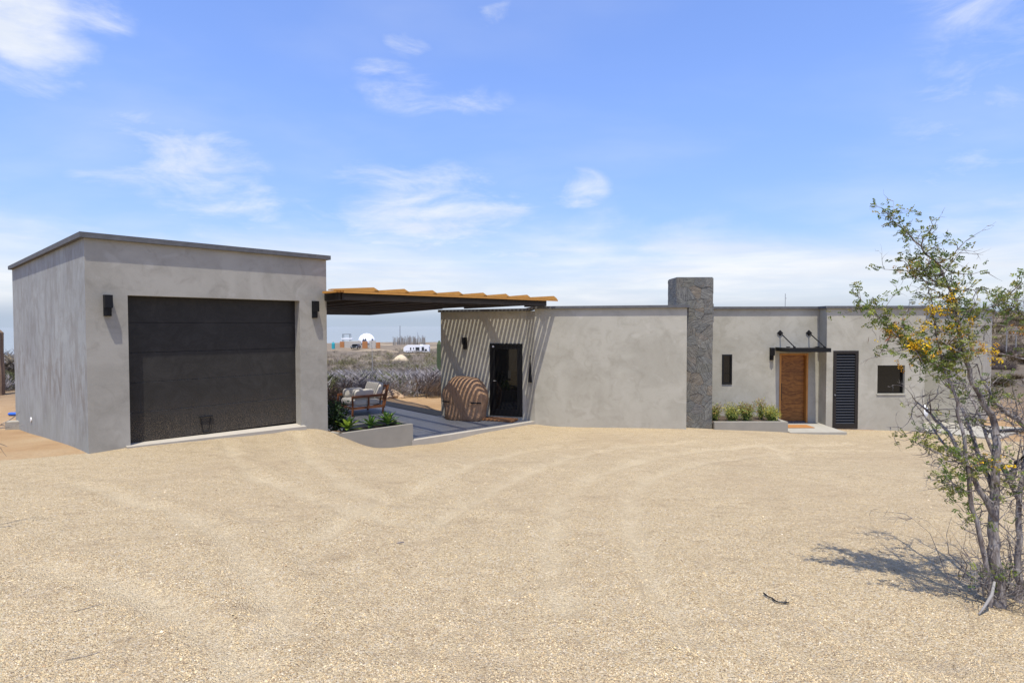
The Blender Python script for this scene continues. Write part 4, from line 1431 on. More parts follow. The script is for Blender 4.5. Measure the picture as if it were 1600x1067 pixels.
bushy('shrub', -5.55, 18.2, -.72, 'reddish-brown leafy bush behind the lounge chair', 'shrub', None, 1.15, .75, 44, 70, .06, [(.13, .07, .055), (.17, .10, .07), (.10, .075, .05), (.15, .13, .06)], 62, 'bark', .4)
bushy('shrub', 17.2, 21.0, tz(17.2, 21.0), 'green bush on the orange dirt right of the house', 'shrub', None, .9, .9, 40, 60, .08, [(.07, .09, .025), (.10, .12, .03), (.12, .10, .04)], 63, 'bark', .4)


# ------------------------------------------------------------------ acacia in the foreground
def W(px, py, y):
    """helper used while drawing the stems: metres right and up for a bearing and slope seen from the road"""
    return (px * y, y, CZ + py * y)


def acacia():
    rg = random.Random(11)
    bx, by = 3.62, 4.35
    z0 = 0.10                 # stems are drawn at this size, then the whole tree is set down at its place and scale
    t = thing('acacia_tree', (bx, by, z0), 'thorny small tree with yellow blossom and grey stems at the driveway edge', 'tree')
    # stems as (x, y, z, radius)
    stems = {
        'trunk': [(3.60, 4.32, .02, .075), (3.585, 4.34, .28, .068), (3.60, 4.38, .50, .060), (3.62, 4.40, .74, .052), (3.66, 4.44, 1.10, .046), (3.66, 4.46, 1.28, .040), (3.56, 4.46, 1.41, .034), (3.49, 4.46, 1.56, .030), (3.43, 4.46, 1.72, .027), (3.39, 4.47, 1.88, .024), (3.37, 4.48, 2.06, .021), (3.35, 4.49, 2.20, .018), (3.24, 4.50, 2.48, .014), (3.10, 4.52, 2.62, .011), (2.97, 4.54, 2.77, .008), (2.86, 4.56, 2.89, .004)],
        'slender': [(3.50, 4.28, .05, .030), (3.42, 4.28, .42, .028), (3.345, 4.29, .74, .026), (3.32, 4.30, .96, .024), (3.30, 4.31, 1.16, .022), (3.28, 4.34, 1.36, .019), (3.25, 4.36, 1.54, .015), (3.20, 4.38, 1.66, .010)],
        'left': [(3.60, 4.36, .52, .040), (3.50, 4.40, .74, .034), (3.44, 4.44, .92, .030), (3.38, 4.50, 1.10, .024), (3.30, 4.58, 1.26, .018), (3.20, 4.66, 1.38, .010)],
        'left_bough': [(3.39, 4.47, 1.84, .018), (3.33, 4.46, 1.72, .017), (3.24, 4.44, 1.67, .016), (3.10, 4.43, 1.75, .014), (2.97, 4.42, 1.85, .012), (2.86, 4.42, 1.92, .010), (2.72, 4.42, 2.06, .007), (2.58, 4.42, 2.21, .003)],
        'right_bough': [(3.74, 4.42, .80, .046), (3.88, 4.44, 1.02, .042), (3.93, 4.46, 1.18, .038), (3.84, 4.48, 1.28, .034), (3.76, 4.50, 1.34, .028), (3.68, 4.50, 1.42, .020), (3.62, 4.52, 1.55, .012), (3.58, 4.54, 1.7, .006)],
        'right_trunk': [(3.82, 4.40, .02, .055), (3.83, 4.42, .36, .050), (3.84, 4.44, .66, .044), (3.90, 4.46, .92, .038), (4.02, 4.50, 1.2, .030), (4.1, 4.54, 1.6, .022), (4.06, 4.56, 1.95, .014), (3.95, 4.56, 2.1, .010), (3.78, 4.58, 2.22, .006)],
        'far_right': [(4.02, 4.48, .02, .07), (4.04, 4.5, .4, .064), (4.0, 4.52, .7, .05), (4.1, 4.6, 1.1, .04), (4.3, 4.7, 1.6, .028), (4.4, 4.8, 2.1, .014)],
        'low_left': [(3.38, 4.30, .92, .014), (3.27, 4.28, .99, .011), (3.10, 4.27, 1.06, .008), (2.92, 4.26, 1.13, .004)],
        'mid_left': [(3.34, 4.29, .74, .012), (3.24, 4.27, .80, .009), (3.15, 4.26, .86, .005)],
        'back': [(3.62, 4.40, .70, .034), (3.66, 4.62, .98, .028), (3.75, 4.86, 1.24, .022), (3.80, 5.10, 1.50, .015), (3.82, 5.35, 1.72, .008), (3.8, 5.5, 1.85, .004)],
        'back_left': [(3.44, 4.44, .92, .022), (3.43, 4.7, 1.05, .016), (3.50, 4.95, 1.18, .010), (3.56, 5.2, 1.30, .005)],
        'back_right': [(3.84, 4.44, .66, .03), (3.9, 4.75, .95, .024), (3.98, 5.05, 1.3, .016), (4.0, 5.3, 1.6, .008)],
        'upper_right': [(3.37, 4.48, 2.0, .014), (3.50, 4.48, 2.08, .011), (3.64, 4.48, 2.16, .009), (3.8, 4.50, 2.26, .006), (3.92, 4.5, 2.36, .003)],
        'upper_left': [(3.30, 4.49, 2.3, .011), (3.18, 4.48, 2.36, .008), (3.05, 4.48, 2.43, .005), (2.98, 4.48, 2.47, .003)],
        'up_twig': [(3.24, 4.44, 1.68, .010), (3.16, 4.43, 1.95, .008), (3.12, 4.42, 2.2, .006), (3.08, 4.42, 2.38, .003)],
        'bare_right': [(4.1, 4.40, 1.68, .014), (3.88, 4.4, 1.74, .010), (3.68, 4.4, 1.78, .006), (3.55, 4.4, 1.80, .003)],
    }
    mt = MB(); limbs = []
    leafy = []

    def wig(pts, amp):
        out = []
        for (a, b) in zip(pts[:-1], pts[1:]):
            for q in range(3):
                f = q / 3
                p = [a[k] * (1 - f) + b[k] * f for k in range(4)]
                if q or out: p = [p[0] + rg.uniform(-amp, amp), p[1] + rg.uniform(-amp, amp), p[2] + rg.uniform(-amp, amp), p[3]]
                out.append(p)
        out.append(list(pts[-1])); return out
    allp = []
    for name, pts in stems.items():
        if pts[0][2] < .1: pts = [(pts[0][0], pts[0][1], -.20, pts[0][3] * 1.25)] + pts
        if name in ('right_trunk', 'far_right'): pts = [(a, b, c, d * .72) for a, b, c, d in pts]
        w = wig(pts, .010 if pts[0][3] > .02 else .008)
        m = MB(); m.tube([p[:3] for p in w], [p[3] * .58 for p in w], 9 if pts[0][3] > .02 else 6)
        nm = 'trunk' if name in ('trunk', 'right_trunk', 'far_right', 'slender') else 'limb'
        m.build(nm, 'bark', t, smooth=True)
        allp += [(name, p) for p in w]
    # bare zigzag twigs and thorns
    mb = MB()
    def twig(p, d, L, r, depth):
        pts = [Vector(p)]; d = Vector(d).normalized(); n = 4
        for i in range(n):
            d = (d + Vector((rg.gauss(0, .28), rg.gauss(0, .28), rg.gauss(.03, .25)))).normalized()
            pts.append(pts[-1] + d * L / n)
        mb.tube(pts, [r * (1 - .8 * i / n) for i in range(n + 1)], 4, cap=False)
        if depth:
            for k in range(rg.choice((2, 3, 3))):
                i = rg.randrange(1, n + 1)
                dd = d.cross(Vector((rg.gauss(0, 1), rg.gauss(0, 1), rg.gauss(0, 1)))).normalized() * .9 + d * .5
                twig(pts[i], dd, L * rg.uniform(.35, .6), r * .55, depth - 1)
        return pts
    ends = []
    for name, p in allp:
        lowz = p[2] < 1.45
        n = rg.choice((0, 1))
        if name in ('trunk', 'right_trunk', 'far_right', 'right_bough', 'left', 'back', 'back_right', 'back_left'): n = rg.choice((1, 1, 2, 2)) if p[2] < 1.5 else rg.choice((0, 1, 1, 2))
        if p[2] < .2: n = 1
        for k in range(n):
            d = Vector((rg.gauss(-.1, 1), rg.gauss(0, .8), rg.gauss(.25, .6)))
            pts = twig(p[:3], d, rg.uniform(.14, .36), min(.0055, p[3] * .4 + .0015), 2 if lowz or rg.random() < .5 else 1)
            ends.append((name, pts))
    for k in range(60):       # dead brush round the foot
        a = rg.uniform(0, 2 * pi); rr = rg.uniform(.05, .42)
        p = (3.78 + cos(a) * rr, 4.45 + sin(a) * rr * .6, z0 - .17 + rg.uniform(0, .05))
        twig(p, (rg.gauss(0, .5), rg.gauss(0, .5), rg.uniform(.4, 1.2)), rg.uniform(.2, .7), .0045, 2)

    # pinnate leaves, blossom and dry pods
    ml = MB(); lc = []; mf = MB(); fc = []; mp = MB()
    greens = [(.125, .175, .030), (.17, .215, .040), (.09, .14, .025), (.22, .24, .052), (.27, .245, .06)]

    def spray(p, d, L, pal):
        d = Vector(d).normalized(); s = d.cross(Vector((rg.gauss(0, 1), rg.gauss(0, 1), rg.gauss(0, 1)))).normalized()
        n = 4; c = rg.choice(pal)
        for i in range(n):
            q = Vector(p) + d * L * (i + .6) / n
            for sg in (-1, 1):
                e = (s * sg + d * .55).normalized(); l = L * rg.uniform(.30, .48); w = l * rg.uniform(.6, .85)
                nn = e.cross(d).normalized()
                j = rg.uniform(.75, 1.3)
                tip = q + e * l + nn * rg.uniform(-.3, .3) * l
                fl = nn * rg.uniform(-.5, .5) * w
                ml.add([q, q + e * l * .55 + d * w / 2 + fl, tip, q + e * l * .5 - d * w / 2 - fl], [(0, 1, 2, 3)])
                lc.extend([(c[0] * j, c[1] * j, c[2] * j, 1)] * 4)

    def leaves_at(p, k, pal, spread):
        for _ in range(k):
            q = Vector(p) + Vector((rg.gauss(0, 1), rg.gauss(0, 1), rg.gauss(0, .8))) * spread
            spray(q, (rg.gauss(0, 1), rg.gauss(0, 1), rg.gauss(.15, .7)), rg.uniform(.030, .055), pal)

    dens = {'trunk': 0, 'left_bough': 11, 'upper_left': 7, 'up_twig': 6, 'upper_right': 7, 'low_left': 6, 'mid_left': 5, 'slender': 0, 'left': 0, 'back': 1, 'back_left': 0, 'back_right': 0, 'right_trunk': 0, 'right_bough': 0, 'far_right': 0, 'bare_right': 0}
    for name, p in allp:
        k = dens.get(name, 0)
        if name == 'trunk': k = 0 if p[2] < 1.75 else (2 if p[2] < 2.1 else 8)
        if name in ('slender', 'left') and p[2] > 1.3: k = 1
        if name == 'right_trunk' and p[2] > 1.8: k = 9
        # leafy short shoots: tufts sit at the nodes of small twigs
        for _ in range(k // 4 + (1 if rg.random() < (k % 4) / 4 else 0)):
            d = Vector((rg.gauss(0, 1), rg.gauss(0, 1), rg.gauss(.3, .7)))
            pts = twig(p[:3], d, rg.uniform(.07, .20), .003, 0)
            for q in pts[1:]: leaves_at(q, rg.choice((1, 2, 2)), greens, .016)
    for name, pts in ends:
        hi = pts[-1][2] > 1.45
        if name in ('trunk', 'left_bough', 'upper_left', 'up_twig', 'upper_right') and hi:
            for q in pts[1:]: leaves_at(q, rg.choice((2, 2, 3)), greens, .028)
        elif name in ('low_left', 'mid_left', 'back'):
            for q in pts[1:]: leaves_at(q, 2, greens, .03)
        elif rg.random() < .12:
            leaves_at(pts[-1], 4, greens, .03)
    for (x, y, z, k) in [(3.42, 4.32, .90, 14), (3.50, 4.34, .98, 10), (3.62, 4.36, .93, 8), (3.36, 4.3, .60, 12), (3.44, 4.32, .55, 12), (3.52, 4.38, .72, 8), (3.30, 4.3, .64, 8), (3.5, 4.3, .15, 16), (3.62, 4.3, .12, 18)]:
        leaves_at((x, y, z), k, greens[:4], .06)
    # blossom: small balls of yellow threads built as tiny faces
    def bloom(p, n, r, pal):
        for _ in range(n):
            c0 = Vector(p) + Vector((rg.gauss(0, 1), rg.gauss(0, 1), rg.gauss(0, .8))) * r
            c = rg.choice(pal)
            for _k in range(9):
                d = Vector((rg.gauss(0, 1), rg.gauss(0, 1), rg.gauss(0, 1))).normalized(); e = d.orthogonal().normalized() * .007
                q = c0 + d * .013
                mf.add([q - e, q + d * .006, q + e, q - d * .006], [(0, 1, 2, 3)])
                j = rg.uniform(.8, 1.2); fc.extend([(c[0] * j, c[1] * j, c[2] * j, 1)] * 4)
    yel = [(.62, .40, .015), (.70, .50, .02), (.50, .28, .012)]; och = [(.40, .21, .02), (.32, .15, .02)]
    for (x, y, z, n, r, pal) in [(3.10, 4.40, 2.13, 26, .040, yel), (3.06, 4.40, 2.02, 22, .045, yel), (3.20, 4.42, 2.13, 20, .040, yel), (3.03, 4.40, 1.86, 40, .050, yel), (2.98, 4.40, 1.88, 26, .035, yel), (2.80, 4.40, 1.98, 16, .05, yel + och), (2.86, 4.4, 1.95, 14, .05, och),
                                 (3.28, 4.42, 1.98, 20, .05, yel), (3.28, 4.42, 1.86, 34, .055, och + yel), (3.20, 4.42, 1.88, 20, .05, och), (3.52, 4.42, 1.82, 22, .035, yel + och), (3.46, 4.42, 1.80, 14, .03, och), (3.62, 4.42, 1.80, 10, .02, yel), (3.62, 4.42, 1.73, 9, .02, yel),
                                 (3.30, 4.44, 2.22, 16, .045, yel), (3.32, 4.46, 2.30, 9, .04, yel), (2.98, 4.46, 2.46, 12, .035, och), (3.10, 4.42, 1.78, 14, .05, yel), (2.88, 4.4, 1.7, 8, .03, och), (3.18, 4.45, 2.5, 10, .03, och), (3.42, 4.3, .98, 8, .04, yel + och), (3.62, 4.34, .96, 8, .04, yel), (3.84, 4.4, 1.98, 12, .05, och), (3.42, 4.42, 2.02, 12, .04, yel)]:
        bloom((x, y, z), n, r, pal)
    for (x, y, z, n) in [(3.18, 4.47, 2.52, 12), (3.12, 4.44, 2.40, 8), (2.92, 4.46, 2.42, 6), (3.30, 4.4, 1.9, 8), (3.22, 4.48, 2.72, 4), (3.8, 4.5, 2.2, 6), (2.75, 4.4, 1.95, 4)]:
        for _ in range(n):
            q = Vector((x, y, z)) + Vector((rg.gauss(0, .05), rg.gauss(0, .04), rg.gauss(0, .04)))
            d = Vector((rg.gauss(0, .5), rg.gauss(0, .5), -1)).normalized(); e = d.orthogonal().normalized() * .008
            mp.add([q, q + d * .035 + e, q + d * .07, q + d * .035 - e], [(0, 1, 2, 3)])
    mb.build('twigs', 'bark', t)['kind'] = 'stuff'
    for o_ in (ml.build('foliage', 'leaf', t, cols=lc), mf.build('blossom', 'petal', t, cols=fc),
               mp.build('seed_pods', 'petal', t, cols=[(.20, .085, .045, 1)] * len(mp.v))):
        o_['kind'] = 'stuff'
    # grey piece of dead wood at the foot
    zg = tz(2.97, 3.62)
    m = MB(); m.tube([(2.97, 3.62, zg + .015), (3.03, 3.65, zg + .05), (3.10, 3.68, zg + .11), (3.15, 3.72, zg + .18)], [.005, .008, .010, .007], 8)
    tag(m.build('dead_branch', 'grey_wood', base=(2.95, 3.65, zg), smooth=True), 'pale grey dead branch leaning at the foot of the thorny tree', 'branch')
    # short weathered stake behind the tree
    t.scale = (.885, .885, .885); t.location = (3.285, 3.85, 2.01 - (2.01 - z0) * .885)


acacia()


def bare_shrub():
    rg = random.Random(5)
    x0, y0 = -5.75, 5.0; z0 = tz(x0, y0)
    t = thing('bare_shrub', (x0, y0, z0), 'leafless thorny shrub at the left driveway edge, known by its shadow', 'shrub')
    m = MB()
    def grow(p, d, L, r, k):
        pts = [Vector(p)]; d = Vector(d).normalized()
        for i in range(4):
            d = (d + Vector((rg.gauss(0, .18), rg.gauss(0, .18), rg.gauss(0, .15)))).normalized(); pts.append(pts[-1] + d * L / 4)
        m.tube(pts, [r * (1 - .6 * i / 4) for i in range(5)], 5, cap=False)
        if k:
            for _ in range(3): grow(pts[rg.randrange(2, 5)], d + Vector((rg.gauss(0, .7), rg.gauss(0, .7), rg.gauss(0, .5))), L * .55, r * .5, k - 1)
    for k in range(5):
        grow((x0, y0, z0), (rg.uniform(-.2, .75), rg.uniform(-.5, .45), rg.uniform(.6, 1.1)), rg.uniform(.8, 1.15), .02, 3)
    m.build('branches', 'bark', t)


bare_shrub()

# ------------------------------------------------------------------ small things on the ground
def ground_bits():
    m = MB()
    x, y = 1.76, 3.80
    L = [(1.711, 3.878), (1.714, 3.850), (1.722, 3.824), (1.736, 3.808), (1.742, 3.775), (1.755, 3.758), (1.772, 3.752), (1.790, 3.748), (1.822, 3.744)]
    pts = [(a, b, float(gz(a, b)[0]) + .014) for a, b in L]
    m.tube(pts, [.005, .006, .004, .005, .006, .005, .005, .007, .004], 6)
    m.tube([(1.802, 3.748, pts[-1][2]), (1.804, 3.755, pts[-1][2] + .012), (1.808, 3.757, pts[-1][2] + .02)], [.004, .003, .002], 5)
    tag(m.build('stick', 'steel_black', base=(x, y, pts[4][2])), 'crooked black stick lying on the open gravel', 'stick')
    m = MB(); a, b = -0.93, 4.73; z = float(gz(a, b)[0]) + .008
    m.tube([(a - .03, b - .012, z), (a, b, z + .006), (a + .03, b + .014, z + .003)], [.005, .007, .004], 6)
    tag(m.build('stick', 'bark', base=(a, b, z)), 'short brown stick on the gravel in front of the patio', 'stick')
    for (a, b, c, lab) in [(-2.7, 3.5, .5, 'thin brown twig on the gravel at lower left'), (-2.35, 2.98, .6, 'faint thin twig lowest on the gravel at left')]:
        m = MB(); d = V2((cos(c), sin(c)))
        q = [(a + d[0] * s + .01 * sin(9 * s), b + d[1] * s, float(gz(a + d[0] * s, b + d[1] * s)[0]) + .006) for s in np.linspace(0, .14, 6)]
        m.tube(q, .0018, 5); tag(m.build('twig', 'bark', base=q[2]), lab, 'twig')
    # concrete block by the garage's rear corner
    c = V2((-11.95, 13.85)); z = tz(*c)
    t = MB(); t.box((c[0], c[1], z + .10), (.40, .22, .22), R(20), .012)
    tag(t.build('concrete_block', 'block', base=(c[0], c[1], z)), 'grey concrete block on the dirt at the rear corner of the garage', 'block')
    c = (-14.15, 16.3); z = tz(*c)
    m = MB(); rings = []
    for q, r in ((-.15, .03), (-.12, .045), (0, .05), (.12, .045), (.15, .03)):
        rings.append([(c[0] + q, c[1] + r * 1.2 * cos(k * pi / 5), z + .05 + r * sin(k * pi / 5)) for k in range(10)])
    m.loft(rings); tag(m.build('blue_drum', 'blue_plastic', base=(*c, z)), 'blue plastic drum lying on the dirt beyond the garage', 'drum')
    # dry golden grass tuft beyond it
    # pipes on the pad
    m = MB()
    for k in range(2):
        a = V2((13.10 + .05 * k, 15.90 - .10 * k)); b = V2((14.85 + .1 * k, 16.30 - .12 * k))
        p = MB(); p.bar((*a, -.935), (*b, -.935), .07, .06)
        tag(p.build('metal_profile', 'steel_bronze', base=(*((a + b) / 2), -.965)), ('rear dark metal profile lying on the concrete pad', 'front dark metal profile, nearer the driveway, on the concrete pad')[k], 'metal bar', 'metal profiles on the concrete pad')
    # propane tank behind the house corner
    t = thing('gas_tank', (12.35, 17.35, -.965), 'white round-ended gas tank behind the right corner of the house', 'tank')
    m = MB(); rings = []
    for q, r in ((-.62, .03), (-.58, .12), (-.48, .2), (-.3, .25), (.1, .25), (.22, .235), (.31, .19), (.37, .12), (.40, .03)):
        rings.append([(12.33 + q * .8, 17.35 - q * .3, 0) for _ in range(1)])
    m = MB(); ax = V2((.94, -.34)); sd = V2((.34, .94)); R_ = []
    for q, r in ((-.72, .03), (-.69, .12), (-.6, .2), (-.45, .26), (0, .26), (.08, .245), (.15, .20), (.20, .13), (.225, .03)):
        c = V2((12.30, 17.35)) + ax * q
        R_.append([(c[0] + sd[0] * r * cos(k * pi / 8), c[1] + sd[1] * r * cos(k * pi / 8), -.60 + r * 1.08 * sin(k * pi / 8)) for k in range(16)])
    m.loft(R_); m.build('tank_body', 'white_paint', t, smooth=True)
    for q in (-.5, 0):
        c = V2((12.30, 17.35)) + ax * q
        MB().box((c[0], c[1], -.90), (.05, .3, .13), R(-20)).build('foot', 'post_metal', t)
    # thin antenna on the roof
    m = MB(); m.tube([(9.0, 19.0, 2.3), (9.0, 19.0, 3.05)], .010, 5); m.tube([(9.0, 19.0, 2.9), (9.05, 19.0, 2.9)], .01, 5)
    tag(m.build('antenna', 'post_metal', base=(9.0, 19.0, 2.3)), 'thin metal antenna standing on the roof above the canopy', 'antenna')


ground_bits()


# ------------------------------------------------------------------ desert scrub
def in_win(az, extra=0.05):
    return (-.345 - extra < az < -.10 + extra) | (-.86 < az < -.66 + extra) | (.64 - extra < az < .88)


def scrub():
    rs = np.random.RandomState(12)
    cx = []; cy = []; sz = []; kd = []
    def scatter(n, r0, r1, a0, a1, s0, s1, kind=None):
        k = 0
        while k < n:
            d = math.sqrt(rs.uniform(r0 * r0, r1 * r1)); a = rs.uniform(a0, a1)
            x, y = d * sin(a), d * cos(a)
            # bare clearings
            if mnoise.noise((x * .05, y * .05, 2.0)) < -.18 and d > 35 and rs.rand() < .75: k += 1; continue
            cx.append(x); cy.append(y); sz.append(rs.uniform(s0, s1)); kd.append(rs.rand()); k += 1
    scatter(560, 23.5, 48, -.46, -.08, .7, 1.35)
    scatter(800, 48, 105, -.44, -.08, .7, 1.5)
    scatter(1500, 105, 205, -.42, -.08, .8, 1.6)
    scatter(260, 26, 50, -.92, -.62, .8, 1.7)
    scatter(160, 50, 110, -.9, -.6, .8, 1.6)
    scatter(330, 26, 60, .60, .90, .35, .75)
    scatter(900, 60, 160, .60, .90, .5, 1.1)
    scatter(160, 30, 120, .0, .6, .8, 1.4)
    scatter(380, 16, 70, 2.2, 4.1, .7, 1.6)
    cx, cy, sz, kd = map(np.array, (cx, cy, sz, kd))
    keep = ~((np.hypot(cx - 14, cy - 19) < 9) | (np.hypot(cx - 8, cy - 20) < 10))
    keep &= ~((cx > -20) & (cx < -11) & (cy < 22) & (cy > 0))
    # leave the camp's clearings and the road free
    d = np.hypot(cx, cy)
    keep &= ~((d > 198) & (np.arctan2(cx, cy) < -.2))
    cx, cy, sz, kd = cx[keep], cy[keep], sz[keep], kd[keep]; d = d[keep]
    gzv = terrain(cx, cy)
    V = []; F = []; C = []
    off = 0
    pal = np.array([(.235, .210, .205), (.29, .265, .26), (.185, .160, .140), (.19, .15, .09), (.13, .14, .055), (.34, .315, .31)])
    for i in range(len(cx)):
        n = 400 if d[i] < 50 else (150 if d[i] < 105 else 40)
        s = sz[i]
        k = kd[i]
        c = pal[0] if k < .3 else pal[1] if k < .52 else pal[2] if k < .72 else pal[3] if k < .84 else pal[4] if k < .94 else pal[5]
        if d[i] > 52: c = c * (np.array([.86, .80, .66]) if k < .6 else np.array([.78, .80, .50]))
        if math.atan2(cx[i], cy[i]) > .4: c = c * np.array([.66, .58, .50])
        az = rs.rand(n) * 6.283; el = np.clip(rs.normal(.85, .38, n), .1, 1.5)
        r0 = np.sqrt(rs.rand(n)) * s * .55; L = s * (.32 + .55 * rs.rand(n))
        bx = cx[i] + np.cos(az) * r0; by = cy[i] + np.sin(az) * r0; bz = gzv[i] + rs.rand(n) * s * .45 - .1
        az2 = az + rs.normal(0, .5, n)
        dx, dy, dz = np.cos(az2) * np.cos(el), np.sin(az2) * np.cos(el), np.sin(el)
        w = (.0038 + .0048 * rs.rand(n)) * (1 if d[i] < 50 else 1.5 if d[i] < 105 else 3.2)
        pa = rs.rand(n) * 6.283
        sx, sy = np.cos(pa) * w, np.sin(pa) * w
        p0 = np.stack([bx - sx, by - sy, bz], -1); p1 = np.stack([bx + sx, by + sy, bz], -1)
        p2 = np.stack([bx + dx * L, by + dy * L, bz + dz * L], -1)
        # side spur
        q0 = p0 + (p2 - p0) * .45; q1 = p0 + (p2 - p0) * .52
        q2 = q0 + np.stack([np.cos(az2 + 1.1) * L * .35, np.sin(az2 + 1.1) * L * .35, L * .3], -1)
        V.append(np.stack([p0, p1, p2, q0, q1, q2], 1).reshape(-1, 3))
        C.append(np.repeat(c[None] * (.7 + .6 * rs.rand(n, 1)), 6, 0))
    V = np.concatenate(V); C = np.concatenate(C)
    q = np.arange(len(V)).reshape(-1, 3)
    me = bpy.data.meshes.new('scrub')
    me.vertices.add(len(V)); me.vertices.foreach_set('co', V.ravel())
    me.loops.add(q.size); me.loops.foreach_set('vertex_index', q.ravel())
    me.polygons.add(len(q)); me.polygons.foreach_set('loop_start', np.arange(0, q.size, 3)); me.polygons.foreach_set('loop_total', np.full(len(q), 3)); me.update()
    cc = np.ones((len(V), 4), np.float32); cc[:, :3] = C
    at = me.color_attributes.new('col', 'FLOAT_COLOR', 'POINT'); at.data.foreach_set('color', cc.ravel())
    me.materials.append(MATS['twig'])
    o = bpy.data.objects.new('scrub', me); COL.objects.link(o)
    tag(o, 'grey leafless desert scrub covering the slopes behind the buildings', 'scrub', kind='stuff')


scrub()


# ------------------------------------------------------------------ things in the distance
def at(px, d):
    """ground point on bearing px (as tangent) at depth d"""
    x = px * d; return x, d, tz(x, d)


def cactus(x, y, h, r, arms, label, m='cactus', seed=0):
    rg = random.Random(seed); z = tz(x, y)
    t = thing('cactus', (x, y, z), label, 'cactus')
    def column(name, pts, rad):
        rings = []; n = 20
        P = [Vector(p) for p in pts]
        for i, p in enumerate(P):
            f = i / (len(P) - 1); rr = rad * (1 if f < .85 else .75) if i < len(P) - 1 else rad * .3
            rings.append([(p.x + cos(2 * pi * k / n) * rr * (1 if k % 2 else .82), p.y + sin(2 * pi * k / n) * rr * (1 if k % 2 else .82), p.z) for k in range(n)])
        mm = MB(); mm.loft(rings); mm.build(name, m, t)
    column('trunk', [(x, y, z - .1), (x + .02, y, z + h * .3), (x - .02, y, z + h * .6), (x, y, z + h * .93), (x, y, z + h)], r)
    for (dx, dy, z0, z1) in arms:
        column('arm', [(x + dx * .3, y + dy * .3, z + z0 - .1), (x + dx * .8, y + dy * .8, z + z0), (x + dx, y + dy, z + z0 + .25), (x + dx, y + dy, z + z1 * .95), (x + dx, y + dy, z + z1)], r * .7)
    return t


cactus(-.1265 * 30, 30, 2.75, .12, [(.25, .1, .8, 1.9), (-.28, .1, .5, 1.35), (.45, -.1, .3, 1.0), (-.5, .0, .2, .8)], 'tall green cactus with arms beside the end wall of the pergola terrace', seed=2)
cactus(-.896 * 21, 21, 2.45, .22, [], 'brown cactus trunk at the left edge beyond the garage', 'cactus_brown', 3)


def agave_dark():
    x, y, z = at(.858, 98)
    t = thing('dark_agave', (x, y, z), 'dark spiky plant on the ridge at right', 'plant')
    rg = random.Random(3); m = MB(); cols = []
    for k in range(26):
        leaf_blade(m, cols, (x, y, z), rg.uniform(0, 6.28), rg.uniform(.5, 1.4), rg.uniform(1.2, 2.2), .2, .3, (.035, .04, .03), 3)
    m.build('leaves', 'leaf', t, cols=cols)


agave_dark()


